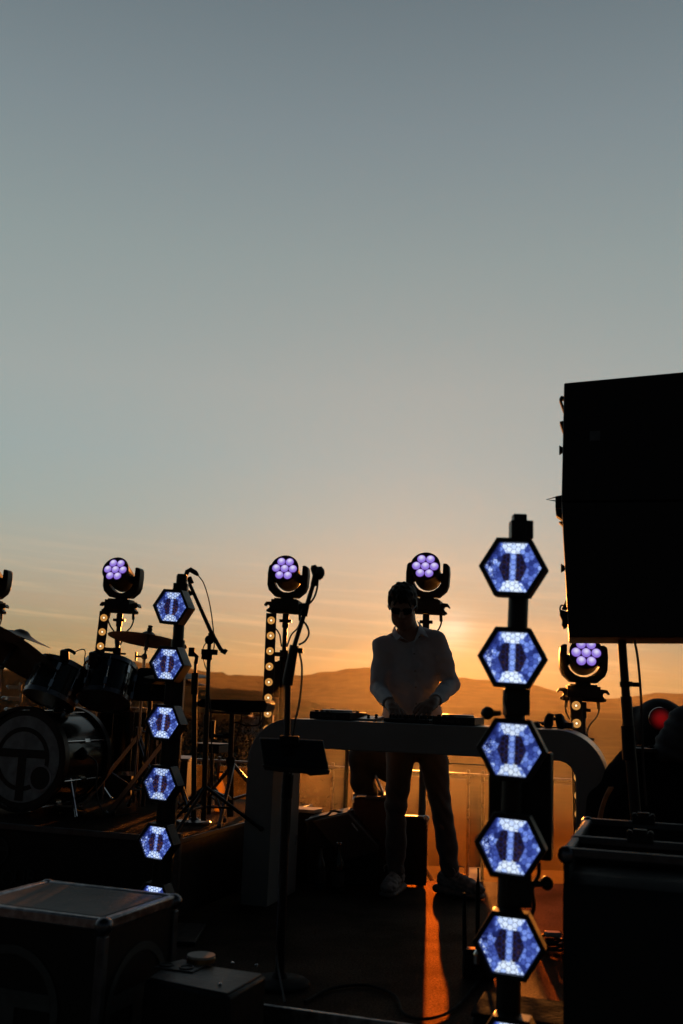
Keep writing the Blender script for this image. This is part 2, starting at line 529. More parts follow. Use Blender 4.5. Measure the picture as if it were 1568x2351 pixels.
def thing(name, loc, label, cat, group=None):
    e = bpy.data.objects.new(name, None)
    COL.objects.link(e)
    e.empty_display_size = 0.1
    e.location = loc
    WLOC[e.name] = Vector(loc)
    return tag(e, label, cat, group)

def copy_tree(o, parent=None):
    c = o.copy()
    COL.objects.link(c)
    c.parent = parent
    for ch in list(o.children):
        copy_tree(ch, c)
    return c

def structure(o):
    o['kind'] = 'structure'
    return o

def text_polys(s, size, extrude=0.002):
    cu = bpy.data.curves.new('t', 'FONT')
    cu.body, cu.size, cu.extrude = s, size, extrude
    ob = bpy.data.objects.new('t', cu)
    COL.objects.link(ob)
    bpy.context.view_layer.update()
    ev = ob.evaluated_get(bpy.context.evaluated_depsgraph_get())
    me = ev.to_mesh()
    vs = [v.co.copy() for v in me.vertices]
    fs = [tuple(p.vertices) for p in me.polygons]
    ev.to_mesh_clear()
    bpy.data.objects.remove(ob); bpy.data.curves.remove(cu)
    return vs, fs

def text_on(g, s, size, o, u, v, nrm_, extrude=0.001):
    vs, fs = text_polys(s, size, extrude)
    return g.add([Vector(o) + u * p.x + v * p.y + nrm_ * p.z for p in vs], fs)

def curve_pts(ctrl, n=8):
    """Catmull-Rom through control points"""
    c = [Vector(p) for p in ctrl]
    c = [c[0] * 2 - c[1]] + c + [c[-1] * 2 - c[-2]]
    out = []
    for i in range(1, len(c) - 2):
        for k in range(n):
            t = k / n
            a, b, d, e = c[i - 1], c[i], c[i + 1], c[i + 2]
            out.append(0.5 * ((2 * b) + (d - a) * t + (2 * a - 5 * b + 4 * d - e) * t * t + (3 * b - a - 3 * d + e) * t ** 3))
    out.append(c[-2])
    return out

# signed-distance modelling for bodies and cloth, surface nets
class SDF:
    def __init__(s, lo, hi, res):
        s.lo, s.res = np.array(lo, float), res
        s.n = [int(math.ceil((h - l) / res)) + 1 for l, h in zip(lo, hi)]
        s.ax = [s.lo[i] + res * np.arange(s.n[i]) for i in range(3)]
        s.f = np.full(s.n, 1.0)
    def sub(s, lo, hi):
        sl = []
        for i in range(3):
            a = max(0, int((lo[i] - s.lo[i]) / s.res) - 1)
            b = min(s.n[i], int((hi[i] - s.lo[i]) / s.res) + 2)
            sl.append(slice(a, max(a, b)))
        g = np.meshgrid(*[s.ax[i][sl[i]] for i in range(3)], indexing='ij', sparse=True)
        return tuple(sl), g
    def put(s, sl, d, k, cut=False):
        a = s.f[sl]
        if cut:
            s.f[sl] = np.maximum(a, -d)
            return
        k = max(k, 1e-4)
        h = np.clip(0.5 + 0.5 * (a - d) / k, 0, 1)
        s.f[sl] = a * (1 - h) + d * h - k * h * (1 - h)
    def cap(s, a, b, r0, r1=None, k=0.02, sc=(1, 1, 1), cut=False):
        r1 = r0 if r1 is None else r1
        a, b, sc = np.array(a), np.array(b), np.array(sc, float)
        mrg = max(r0, r1) / sc + k + 3 * s.res
        sl, g = s.sub(np.minimum(a, b) - mrg, np.maximum(a, b) + mrg)
        if any(q.size == 0 for q in g): return s
        q = [(g[i] - a[i]) * sc[i] for i in range(3)]
        d = (b - a) * sc
        t = np.clip((q[0] * d[0] + q[1] * d[1] + q[2] * d[2]) / max(d.dot(d), 1e-9), 0, 1)
        dist = np.sqrt((q[0] - t * d[0]) ** 2 + (q[1] - t * d[1]) ** 2 + (q[2] - t * d[2]) ** 2) - (r0 + (r1 - r0) * t)
        s.put(sl, dist, k, cut)
        return s
    def ell(s, c, r, k=0.02, cut=False, rot=None):
        c, r = np.array(c), np.array(r, float)
        mrg = np.full(3, r.max() + k + 3 * s.res)
        sl, g = s.sub(c - mrg, c + mrg)
        if any(q.size == 0 for q in g): return s
        q = [g[i] - c[i] for i in range(3)]
        if rot is not None:
            q = [rot[i][0] * q[0] + rot[i][1] * q[1] + rot[i][2] * q[2] for i in range(3)]
        l = np.sqrt((q[0] / r[0]) ** 2 + (q[1] / r[1]) ** 2 + (q[2] / r[2]) ** 2)
        l2 = np.sqrt((q[0] / r[0] ** 2) ** 2 + (q[1] / r[1] ** 2) ** 2 + (q[2] / r[2] ** 2) ** 2) + 1e-9
        s.put(sl, l * (l - 1) / l2, k, cut)
        return s
    def disp(s, fn):
        g = np.meshgrid(*s.ax, indexing='ij', sparse=True)
        s.f = s.f + fn(*g)
    def half(s, p, nrm_):
        """keep the side the normal points away from"""
        g = np.meshgrid(*s.ax, indexing='ij', sparse=True)
        d = sum((g[i] - p[i]) * nrm_[i] for i in range(3))
        s.f = np.maximum(s.f, d)
    def geo(s):
        f = s.f
        ins = f < 0
        nx, ny, nz = s.n
        cs = [f[i:nx - 1 + i, j:ny - 1 + j, k:nz - 1 + k] for i in (0, 1) for j in (0, 1) for k in (0, 1)]
        cnt = sum((c < 0).astype(np.int8) for c in cs)
        act = (cnt > 0) & (cnt < 8)
        idx = np.full(act.shape, -1, np.int64)
        ii = np.argwhere(act)
        idx[act] = np.arange(len(ii))
        cv = np.stack([c[act] for c in cs], 1)
        off = np.array([(i, j, k) for i in (0, 1) for j in (0, 1) for k in (0, 1)], float)
        acc = np.zeros((len(ii), 3)); num = np.zeros(len(ii))
        for a in range(8):
            for b in range(a + 1, 8):
                if np.abs(off[a] - off[b]).sum() != 1: continue
                x = (cv[:, a] < 0) != (cv[:, b] < 0)
                t = np.where(x, cv[:, a] / np.where(x, cv[:, a] - cv[:, b], 1), 0)
                acc += np.where(x[:, None], off[a] + t[:, None] * (off[b] - off[a]), 0)
                num += x
        vs = s.lo + s.res * (ii + acc / num[:, None])
        quads = []
        for ax in range(3):
            u, v = [i for i in range(3) if i != ax]
            sa = [slice(None)] * 3; sb = [slice(None)] * 3
            sa[ax] = slice(0, -1); sb[ax] = slice(1, None)
            ch = ins[tuple(sa)] != ins[tuple(sb)]
            e = np.argwhere(ch)
            ok = (e[:, u] > 0) & (e[:, v] > 0) & (e[:, u] < s.n[u] - 1) & (e[:, v] < s.n[v] - 1)
            e = e[ok]
            c = []
            for du, dv in ((0, 0), (1, 0), (1, 1), (0, 1)):
                q = e.copy(); q[:, u] -= du; q[:, v] -= dv
                c.append(idx[q[:, 0], q[:, 1], q[:, 2]])
            quads.append(np.stack(c, 1))
        g = G()
        g.v = [Vector(p) for p in vs]
        g.f = [tuple(int(i) for i in q) for q in np.concatenate(quads)]
        return g

# ------------------------------------------------------------------ land, terrace, stage
def land_mat(name, c1, c2, scale):
    mt = bpy.data.materials.new(name); mt.use_nodes = True
    t = N(mt.node_tree)
    b = mt.node_tree.nodes['Principled BSDF']
    b.inputs['Roughness'].default_value = 0.95
    b.inputs['Specular IOR Level'].default_value = 0.0
    b.inputs['Diffuse Roughness'].default_value = 1.0
    g = t.n('ShaderNodeNewGeometry')
    f = t.noise(g.outputs['Position'], scale, 6, 0.65)
    t.l(t.mix(t.mr(f, 0.35, 0.65, 0, 1), c1, c2), b.inputs['Base Color'])
    return mt
LAND = land_mat('dry_land', (0.035, 0.024, 0.013, 1), (0.075, 0.052, 0.028, 1), 0.25)
HILLM = land_mat('hill_scrub', (0.05, 0.05, 0.03, 1), (0.10, 0.085, 0.05, 1), 0.006)
PAVE = mat('terrace_paving', (0.20, 0.19, 0.175), 0.85, var=0.3, scale=3, bump=0.2, bscale=40)

def land_z(x, y):
    pts = [(-1e5, -0.62), (11, -0.62), (16, -0.95), (60, -3.0), (150, -5.2), (500, -10.5), (2000, -17), (60000, -17)]
    for (a, za), (b, zb) in zip(pts, pts[1:]):
        if y <= b:
            z = za + (zb - za) * (y - a) / (b - a)
            break
    amp = min(1.0, max(0, y - 14) / 60)
    return z + amp * (noise.noise(Vector((x * 0.03, y * 0.03, 0))) * 0.7 + noise.noise(Vector((x * 0.006, y * 0.006, 3))) * 2.0)

g = G()
ys = [-60, -20, 0, 6, 11] + [11 * 1.09 ** i for i in range(1, 78)]
ts = [math.tan(rad(a)) for a in np.linspace(-62, 62, 90)]
for y in ys:
    for t in ts:
        x = t * (max(y, 0) + 70)
        g.v.append(Vector((x, y, land_z(x, y))))
n = len(ts)
g.f = [(j * n + i, j * n + i + 1, (j + 1) * n + i + 1, (j + 1) * n + i) for j in range(len(ys) - 1) for i in range(n - 1)]
structure(obj('ground', g, LAND, smooth=80))

def hill(name, prof, dist, base, front, mt, fine, fscale, rows=16):
    prof = [(-2600, prof[0][1] + 8), (-1200, prof[0][1] - 10), (-500, prof[0][1] + 2)] + prof + [(2200, prof[-1][1] - 14), (3000, prof[-1][1] + 12), (4200, prof[-1][1] + 4)]
    g = G()
    xs = np.concatenate([np.arange(-2600, -200, 40), np.arange(-200, 1800, 5 if fine else 9), np.arange(1800, 4200, 40)])
    for x in xs:
        for (a, ya), (b, yb) in zip(prof, prof[1:]):
            if x <= b:
                q = (x - a) / (b - a); q = q * q * (3 - 2 * q)
                y = ya + (yb - ya) * q
                break
        p = P(x, y, dist)
        hgt = p.z - base
        for r in range(rows):
            t = r / (rows - 4) if r < rows - 3 else 1 + (r - rows + 4) * 0.25
            yy = dist + (t - 1) * front
            k = max(0.0, min(1.0, t)); s_ = k * k * (3 - 2 * k) if t <= 1 else 1 - (t - 1) / 0.8
            z = base + hgt * s_
            xx = p.x * yy / dist
            env = 4 * k * (1.02 - k) if t <= 1 else 0.2
            z += hgt * 0.22 * env * noise.fractal(Vector((xx, yy, 0)) / (front * 0.33), 1.0, 2.1, 5)
            if fine and t <= 1.05 and k > 0.2:
                z += fine * (0.5 + 0.5 * noise.noise(Vector((xx, yy, 0)) / fscale)) * (0.4 + noise.noise(Vector((xx, yy, 9)) / (fscale * 5)) * 0.6 + 0.4 * noise.noise(Vector((xx, yy, 5)) / (fscale * 0.4)))
            g.v.append(Vector((xx, yy, z)))
    n = len(xs)
    g.f = [(i * rows + r, (i + 1) * rows + r, (i + 1) * rows + r + 1, i * rows + r + 1) for i in range(n - 1) for r in range(rows - 1)]
    return structure(obj(name, g, mt, smooth=80))

hill('far_hills', [(0, 1537), (70, 1536), (153, 1527), (187, 1531), (230, 1533), (283, 1527), (310, 1522), (333, 1523), (400, 1532), (477, 1544),
                   (508, 1545), (525, 1552), (553, 1552), (612, 1555), (695, 1554), (751, 1548), (803, 1541), (852, 1538), (940, 1546), (1055, 1561),
                   (1104, 1565), (1160, 1569), (1220, 1575), (1287, 1589), (1355, 1601), (1404, 1607), (1470, 1611), (1568, 1616)], 8200, -20, 3200, HILLM, 26.0, 150.0)
hill('distant_range', [(0, 1570), (900, 1590), (1300, 1603), (1404, 1604), (1435, 1602), (1460, 1598), (1485, 1595), (1505, 1591), (1530, 1592), (1568, 1593)], 10500, -20, 2500, HILLM, 0, 1, rows=12)
hill('wooded_ridge', [(0, 1543), (40, 1545), (72, 1549), (200, 1555), (340, 1564), (420, 1574), (473, 1580), (508, 1584), (535, 1585), (580, 1588), (610, 1594), (695, 1612), (786, 1631), (830, 1642), (900, 1654), (1000, 1664), (1250, 1672), (1568, 1676)], 1250, -14, 650, HILLM, 5.0, 5.0, rows=22)

# pale house down in the valley
g = G(); hp = P(585, 1690, 150); hx = hp.x
root = thing('house', (hp.x, 150, land_z(hp.x, 150)), 'pale plastered house with low roofs down in the valley left of the desk', 'house')
zb = land_z(hp.x, 150) - 0.5
zt = P(570, 1650, 150).z
g.box((P(570, 1670, 150).x, 152, (zb + zt) / 2), (1.75, 5, zt - zb)).box((P(600, 1670, 150).x, 154, (zb + zt) / 2 + 0.2), (2.6, 7, zt - zb + 0.4))
obj('wall', g, PLASTER, root)
g = G()
for cx, wd, zz, yy in ((570, 1.75, zt, 152), (600, 2.6, zt + 0.4, 154)):
    x = P(cx, 1670, 150).x
    g.prism([(x - wd / 2 - .15, yy - 3.8, zz), (x + wd / 2 + .15, yy - 3.8, zz), (x, yy - 3.8, zz + 0.5)], (0, 7.6, 0))
obj('roof', g, ROOFT, root)
for cx, yy in ((566, 149.5), (574, 149.5), (597, 150.5), (606, 150.5)):
    g = G().box((P(cx, 1670, 150).x, yy - 0.01, zt - 1.1), (0.32, 0.06, 0.7))
    obj('window', g, LENSDARK, root)

# scrub beyond the fence, one leafy mass
def leaf_mass(name, spots, mt, seed):
    rnd = random.Random(seed)
    g = G()
    for (x, y, r, hgt) in spots:
        z0 = land_z(x, y)
        for i in range(int(420 * r)):
            a, q = rnd.uniform(0, 6.283), rnd.random() ** 0.5
            hh = rnd.random()
            rr = r * q * (1.0 - 0.55 * hh)
            c = Vector((x + rr * math.cos(a), y + rr * math.sin(a), z0 + hgt * hh * (0.75 + 0.4 * rnd.random())))
            u = Vector((rnd.uniform(-1, 1), rnd.uniform(-1, 1), rnd.uniform(-.4, 1))).normalized()
            v, _ = perp(u)
            s_ = rnd.uniform(0.022, 0.055) * (1 + y / 60)
            g.add([c - u * s_, c + v * s_ * 0.5, c + u * s_, c - v * s_ * 0.5], [(0, 1, 2, 3)])
    return obj(name, g, mt, smooth=0)
SCRUB = mat('scrub_leaf', (0.040, 0.042, 0.022), 0.95, spec=0.05, var=0.4, scale=0.6)
rnd = random.Random(3)
sp = []
for i in range(150):
    y = 13 + 60 * rnd.random() ** 1.6
    x = rnd.uniform(-0.48, 0.52) * y
    if x / y > -0.05: continue
    sp.append((x, y, rnd.uniform(0.5, 1.3) * (1 + y / 60), rnd.uniform(0.5, 1.2) * (1 + y / 80)))
o = leaf_mass('undergrowth', sp, SCRUB, 5)
tag(o, 'dry scrub covering the slope beyond the glass fence', 'undergrowth', kind='stuff')

g = G().box((0.2, 2.0, -0.60), (16, 17, 0.1))
structure(obj('terrace', g, PAVE, bevel=0.01))

# stage deck, edge runs along E1
sf = F(713, 2321)
def on_stage(u, v, z=0.0):
    return Vector((0, 0, z)) + Vector((sf.x, sf.y, 0)) + E1 * u + E2 * v
back_l, back_r = Vector((-4.2, 7.4, 0)), Vector((3.4, 6.34, 0))
poly = [on_stage(-3.6, 0), on_stage(3.2, 0), Vector((3.4, 6.62, 0)), Vector((1.4, 6.41, 0)), Vector((0.6, 6.35, 0)), Vector((-0.4, 6.70, 0)), Vector((-4.2, 7.9, 0))]
g = G().prism([p + Vector((0, 0, -0.09)) for p in poly], (0, 0, 0.09))
structure(obj('floor', g, CARPET, bevel=0.004))
g = G()
g.box(on_stage(-0.2, -0.012, -0.045), (6.8, 0.02, 0.10), (E1, E2, EZ))
structure(obj('floor_edge_trim', g, ALU, bevel=0.003))
g = G()
for u in np.arange(-3.2, 3.2, 1.0):
    for v in (0.3, 2.2):
        q = on_stage(u, v, 0)
        g.cyl(q + Vector((0, 0, -0.55)), q + Vector((0, 0, -0.09)), 0.03)
structure(obj('floor_support', g, STEEL))
g = G().box(on_stage(-0.2, 0.06, -0.32), (6.7, 0.01, 0.44), (E1, E2, EZ))
structure(obj('floor_skirt', g, CLOTHBLK))

# drum riser
RZ = 0.37
rc = F(410, 1925, RZ)
def on_riser(u, v, z=RZ):
    return Vector((rc.x, rc.y, z)) + E1 * u + E2 * v
root = thing('drum_riser', on_riser(-1.2, 0, 0), 'low black drum riser with a metal front edge under the drum kit', 'riser')
g = G().prism([on_riser(-2.6, 0.006, 0.003), on_riser(0, 0.006, 0.003), on_riser(0, 1.95, 0.003), on_riser(-2.6, 1.95, 0.003)], (0, 0, RZ - 0.012))
obj('body', g, LAMI, root)
g = G().prism([on_riser(-2.6, 0.014, RZ - 0.012), on_riser(-0.008, 0.014, RZ - 0.012), on_riser(-0.008, 1.94, RZ - 0.012), on_riser(-2.6, 1.94, RZ - 0.012)], (0, 0, 0.010))
obj('carpet_top', g, CARPET, root)
g = G().box(on_riser(-1.3, 0.0, RZ - 0.012), (2.6, 0.022, 0.030), (E1, E2, EZ)).box(on_riser(0.004, 0.97, RZ - 0.014), (0.012, 1.95, 0.022), (E1, E2, EZ)).box(on_riser(0.0, 0.0, 0.2), (0.03, 0.03, 0.39), (E1, E2, EZ))
obj('edge_trim', g, mat('dull_metal', (0.10, 0.10, 0.105), 0.45, 0.8), root, bevel=0.003)
def riser_front(x, y):
    d = ray(x, y)
    o_ = on_riser(0, -0.002, 0)
    return EYE + d * ((o_ - EYE).dot(E2) / d.dot(E2))
FAINT = mat('faint_print', (0.020, 0.022, 0.022), 0.7)
g = G()
for ch_, x_ in (('O', -1), ('U', 28), ('R', 57)):
    text_on(g, ch_, 0.108, riser_front(x_, 2031), E1, EZ, -E2, 0.0008)
obj('lettering', g, FAINT, root, smooth=0)
def emblem_geo(c, u, v, nrm_, r, bar=0.22, stem=0.23, th=0.002):
    """T inside a ring, as printed on the drum and the cases"""
    g = G()
    n = 56
    pt = lambda rr, a: c + u * (rr * math.cos(a)) + v * (rr * math.sin(a))
    g.ring([pt(r, 2 * math.pi * k / n) for k in range(n)], [pt(r * 0.86, 2 * math.pi * k / n) for k in range(n)], nrm_ * th)
    q = lambda a, b: c + u * (a * r) + v * (b * r)
    hb = 0.86 * math.cos(0.32)
    g.prism([q(-0.855, 0.04), q(0.855, 0.04), q(0.82, 0.30), q(-0.82, 0.30)], nrm_ * (th * 1.2))
    g.prism([q(-0.15, -1.30), q(0.15, -1.30), q(0.15, 0.05), q(-0.15, 0.05)], nrm_ * (th * 1.4))
    return g
obj('emblem', emblem_geo(riser_front(-8, 1953), E1, EZ, -E2, 0.072), FAINT, root, smooth=0)

# glass balustrade beyond the stage
RAILZ = 0.49
fa, fb = F(451, 1744, RAILZ), F(1123, 1781, RAILZ)
fa.z = fb.z = 0
fd = (fb - fa).normalized(); fn_ = Vector((fd.y, -fd.x, 0))
root = thing('glass_fence', fa + Vector((0, 0, -0.55)), 'waist high glass fence with slim posts behind the desk', 'fence')
f0 = P(745, 1762, 8.3); base_s = (Vector((f0.x, f0.y, 0)) - fa).dot(fd)
for i in range(-4, 5):
    s0 = base_s + 0.06 + i * 1.16
    g = G().box(fa + fd * (s0 + 0.52) + Vector((0, 0, (RAILZ - 0.55) / 2 - 0.01)), (1.04, 0.012, RAILZ + 0.55 - 0.06), (fd, fn_, EZ))
    obj('glass_panel', g, GLASS, root)
    g = G()
    for ds in (-0.09, 0.03):
        g.box(fa + fd * (s0 + ds - 0.03) + Vector((0, 0, -0.01)) - fn_ * 0.02, (0.022, 0.03, 1.07), (fd, fn_, EZ))
    obj('post', g, STEEL, root)
g = G().box(fa + fd * base_s + Vector((0, 0, RAILZ)), (11, 0.04, 0.022), (fd, fn_, EZ))
obj('rail', g, ALU, root, bevel=0.004)
g = G().box(fa + fd * base_s + Vector((0, 0, -0.53)), (11, 0.05, 0.04), (fd, fn_, EZ))
obj('base_channel', g, STEEL, root, bevel=0.004)

# haze in the evening air
HAZE_TOP, HAZE_FAR = 500.0, 12800.0
g = G().box((0, HAZE_FAR / 2 - 150, (HAZE_TOP - 40) / 2), (52000, HAZE_FAR + 300, HAZE_TOP + 40))
hz = obj('haze', g, None or BLACK, smooth=0)
hz.data.materials.clear()
hm = bpy.data.materials.new('evening_haze'); hm.use_nodes = True
ht = N(hm.node_tree); hm.node_tree.nodes.clear()
pv = ht.n('ShaderNodeVolumePrincipled')
pv.inputs['Color'].default_value = (0.92, 0.80, 0.66, 1)
pv.inputs['Density'].default_value = 0.75e-5
pv.inputs['Anisotropy'].default_value = 0.70
ho = ht.n('ShaderNodeOutputMaterial'); ht.l(pv.outputs[0], ho.inputs['Volume'])
hz.data.materials.append(hm)
tag(hz, 'warm evening haze hanging over the valley and hills', 'haze', kind='stuff')

# thin stage smoke drifting behind the desk on the right
g = G().ball((1.25, 6.72, 0.66), 1.0, 40, (1.85, 0.62, 0.98))
sm = obj('smoke', g, hm, smooth=60)
sm.data.materials.clear()
sm_m = bpy.data.materials.new('stage_smoke'); sm_m.use_nodes = True
ht = N(sm_m.node_tree); sm_m.node_tree.nodes.clear()
pv = ht.n('ShaderNodeVolumePrincipled')
pv.inputs['Color'].default_value = (0.9, 0.9, 0.9, 1)
pv.inputs['Density'].default_value = 0.030
pv.inputs['Anisotropy'].default_value = 0.80
ho = ht.n('ShaderNodeOutputMaterial'); ht.l(pv.outputs[0], ho.inputs['Volume'])
sm.data.materials.append(sm_m)
tag(sm, 'thin lit stage smoke drifting behind the right half of the desk', 'smoke', kind='stuff')

# ------------------------------------------------------------------ curved desk
DZ = 0.951
dk = F(551, 2077)
A16 = rad(16)
E1, E2 = Vector((math.cos(A16), -math.sin(A16), 0)), Vector((math.sin(A16), math.cos(A16), 0))
DL, DD, DT, RO = 1.842, 0.47, 0.147, 0.235
def on_desk(u, v, z=DZ):
    return Vector((dk.x, dk.y, z)) + E1 * u + E2 * v
def arch(r_out, inset):
    pts = [(inset, 0)]
    r = r_out
    for k in range(0, 13):
        a = math.pi - k * math.pi / 24
        pts.append((inset + r + r * math.cos(a), DZ - inset - r + r * math.sin(a)))
    for k in range(0, 13):
        a = math.pi / 2 - k * math.pi / 24
        pts.append((DL - inset - r + r * math.cos(a), DZ - inset - r + r * math.sin(a)))
    pts.append((DL - inset, 0))
    return pts
po, pi_ = arch(RO, 0), arch(RO - DT, DT)
root = thing('curved_desk', on_desk(DL / 2, DD / 2, 0), 'pale curved arch shaped desk with rounded ends in front of the man', 'desk')
g = G()
nA = len(po)
vs = [on_desk(u, v, z) for v in (0, DD) for (u, z) in po] + [on_desk(u, v, z) for v in (0, DD) for (u, z) in pi_]
fs = []
for i in range(nA - 1):
    fs += [(i, i + 1, nA + i + 1, nA + i), (2 * nA + i, 3 * nA + i, 3 * nA + i + 1, 2 * nA + i + 1),
           (i, 2 * nA + i, 2 * nA + i + 1, i + 1), (nA + i, nA + i + 1, 3 * nA + i + 1, 3 * nA + i)]
fs += [(0, nA, 3 * nA, 2 * nA), (nA - 1, 3 * nA - 1, 4 * nA - 1, 2 * nA - 1)]
g.add(vs, fs)
obj('body', g, DESKW, root, bevel=0.004, smooth=40)

def desk_at(x, y, z=DZ):
    p = F(x, y, z)
    q = p - Vector((dk.x, dk.y, z))
    return q.dot(E1), q.dot(E2)
def desk_u(x, v):
    """along-desk coordinate seen at column x (row near the top edge) for depth v"""
    d = ray(x, 1655)
    k = d.x / d.y
    o_ = on_desk(0, v)
    return (k * o_.y - o_.x) / (E1.x - k * E1.y)

def media_player(x0, x1, v0, label):
    u0, u1 = desk_u(x0, v0), desk_u(x1, v0)
    uc, wd = (u0 + u1) / 2, abs(u1 - u0)
    r = thing('media_player', on_desk(uc, v0 + 0.19), label, 'media player', 'media players on the desk')
    g = G().prism([on_desk(uc - wd / 2, v0, DZ + 0.002), on_desk(uc + wd / 2, v0, DZ + 0.002), on_desk(uc + wd / 2, v0, DZ + 0.042), on_desk(uc - wd / 2, v0, DZ + 0.042)], E2 * 0.36)
    obj('body', g, BLACK, r, bevel=0.004)
    g = G().lathe(on_desk(uc, v0 + 0.15, DZ + 0.042), EZ, [(0.085, 0), (0.085, 0.008), (0.075, 0.012), (0.02, 0.012)], 32)
    obj('jog_wheel', g, STEEL, r)
    g = G().box(on_desk(uc, v0 + 0.31, DZ + 0.046), (wd * 0.5, 0.06, 0.006), (E1, E2, EZ))
    obj('display', g, LENSDARK, r)
    g = G()
    text_on(g, 'Pioneer DJ', 0.022, on_desk(uc - wd * 0.28, v0 - 0.0005, DZ + 0.014), E1, EZ, -E2, 0.0006)
    obj('lettering', g, DIMPRINT, r, smooth=0)
    for k in range(3):
        g = G().cyl(on_desk(uc - wd / 2 + 0.03 + 0.03 * k, v0 + 0.03, DZ + 0.042), on_desk(uc - wd / 2 + 0.03 + 0.03 * k, v0 + 0.03, DZ + 0.05), 0.01)
        obj('button', g, RUBBER, r)
media_player(710, 803, 0.07, 'flat black media player on the desk to the left of the mixer')
media_player(992, 1090, 0.07, 'flat black media player on the desk to the right of the mixer')
u0, u1 = desk_u(880, 0.10), desk_u(985, 0.10)
r = thing('mixer', on_desk((u0 + u1) / 2, 0.3), 'low black mixer with rows of knobs under the hands of the man', 'mixer')
g = G().prism([on_desk(u0, 0.10, DZ + 0.002), on_desk(u1, 0.10, DZ + 0.002), on_desk(u1, 0.10, DZ + 0.022), on_desk(u0, 0.10, DZ + 0.022)], E2 * 0.33)
obj('body', g, BLACK, r, bevel=0.004)
rnd = random.Random(12)
for i in range(6):
    for j in range(4):
        c = on_desk(u0 + (i + 0.7) * (u1 - u0) / 6.4, 0.15 + j * 0.07, DZ + 0.02)
        obj('knob', G().lathe(c, EZ, [(0.009, 0), (0.008, 0.004), (0.007, 0.012 + 0.008 * rnd.random()), (0.004, 0.021)], 12), RUBBER, r)
for i in range(3):
    c = on_desk(u0 + (i + 1.2) * (u1 - u0) / 4.4, 0.125, DZ + 0.022)
    obj('fader', G().box(c + EZ * 0.006, (0.018, 0.012, 0.014), (E1, E2, EZ)), RUBBER, r)
# effects box between player and mixer
u0, u1 = desk_u(812, 0.25), desk_u(868, 0.25)
r = thing('effects_box', on_desk((u0 + u1) / 2, 0.3), 'small wedge shaped control box with a knob between media player and mixer', 'control box')
g = G().prism([on_desk(u0, 0.2, DZ + 0.002), on_desk(u0, 0.2, DZ + 0.012), on_desk(u0, 0.4, DZ + 0.026), on_desk(u0, 0.4, DZ + 0.002)], E1 * (u1 - u0))
obj('body', g, ALU, r, bevel=0.002)
for q, h_ in ((0.12, 0.036), (0.58, 0.02), (0.9, 0.024)):
    c = on_desk(u0 + q * (u1 - u0), 0.26, DZ + 0.014)
    obj('knob', G().lathe(c, EZ, [(0.009, 0), (0.009, 0.008), (0.006, 0.01), (0.010, h_ - 0.004), (0.006, h_)], 14), BLACK, r)
# folded headphones and a flat pack, small box
uc = desk_u(1273, 0.34)
r = thing('headphones', on_desk(uc, 0.34), 'folded black headphones lying on the right end of the desk', 'headphones')
o_ = on_desk(uc, 0.34)
for s_ in (-1, 1):
    g = G().lathe(o_ + E1 * (0.028 * s_) + EZ * 0.037, E1 * s_ + EZ * 0.2, [(0.040, -0.018), (0.042, 0.0), (0.038, 0.016), (0.020, 0.024)], 24)
    obj('earcup', g, RUBBER, r)
g = G().tube([o_ + E2 * 0.03 + E1 * (0.062 * math.cos(a)) + EZ * (0.020 + 0.028 * math.sin(a)) + E2 * 0.09 * math.sin(a) for a in np.linspace(0, math.pi, 17)], 0.009, 10)
obj('headband', g, BLACK, r)
g = G().tube(curve_pts([o_ - E1 * 0.05 + EZ * 0.02, o_ - E1 * 0.09 + EZ * 0.03, o_ - E1 * 0.10 - E2 * 0.05 + EZ * 0.008, o_ - E1 * 0.04 - E2 * 0.08 + EZ * 0.006, o_ + E1 * 0.02 - E2 * 0.06 + EZ * 0.006]), 0.0035, 6)
obj('cable', g, CABLE, r)
u0, u1 = desk_u(1283, 0.33), desk_u(1314, 0.33)
r = thing('wireless_receiver', on_desk((u0 + u1) / 2, 0.36), 'flat black receiver unit lying beside the folded headphones', 'receiver')
obj('body', G().box(on_desk((u0 + u1) / 2, 0.40, DZ + 0.018), (u1 - u0, 0.14, 0.032), (E1, E2, EZ)), BLACK, r, bevel=0.004)
obj('knob', G().cyl(on_desk(u0 + .02, 0.33, DZ + 0.02), on_desk(u0 + .02, 0.315, DZ + 0.02), 0.008), RUBBER, r)
u0, u1 = desk_u(1205, 0.3), desk_u(1242, 0.3)
r = thing('adapter_box', on_desk((u0 + u1) / 2, 0.32), 'small black adapter box with a cable on the desk left of the headphones', 'adapter box')
obj('body', G().prism([on_desk(u0, 0.26, DZ + 0.002), on_desk(u1, 0.26, DZ + 0.002), on_desk(u1 - 0.015, 0.26, DZ + 0.03), on_desk(u0, 0.26, DZ + 0.03)], E2 * 0.12), BLACK, r, bevel=0.003)
obj('cable', G().tube(curve_pts([on_desk(u1, 0.3, DZ + 0.01), on_desk(u1 + 0.03, 0.3, DZ + 0.004), on_desk(u1 + 0.06, 0.33, DZ + 0.02)]), 0.003, 6), CABLE, r)
# thin cable hanging from the desk across to the right
r = obj('power_cable', G().tube(curve_pts([P(1030, 1742, 5.74), P(1031, 1752, 5.74), P(1045, 1753, 5.76), P(1080, 1755, 5.8), P(1120, 1756, 5.9), P(1160, 1748, 6.0)]), 0.0035, 6), CABLE)
tag(r, 'thin black cable strung behind the desk at the height of the thighs of the man', 'cable')

E1, E2 = Vector((math.cos(A18), -math.sin(A18), 0)), Vector((math.sin(A18), math.cos(A18), 0))

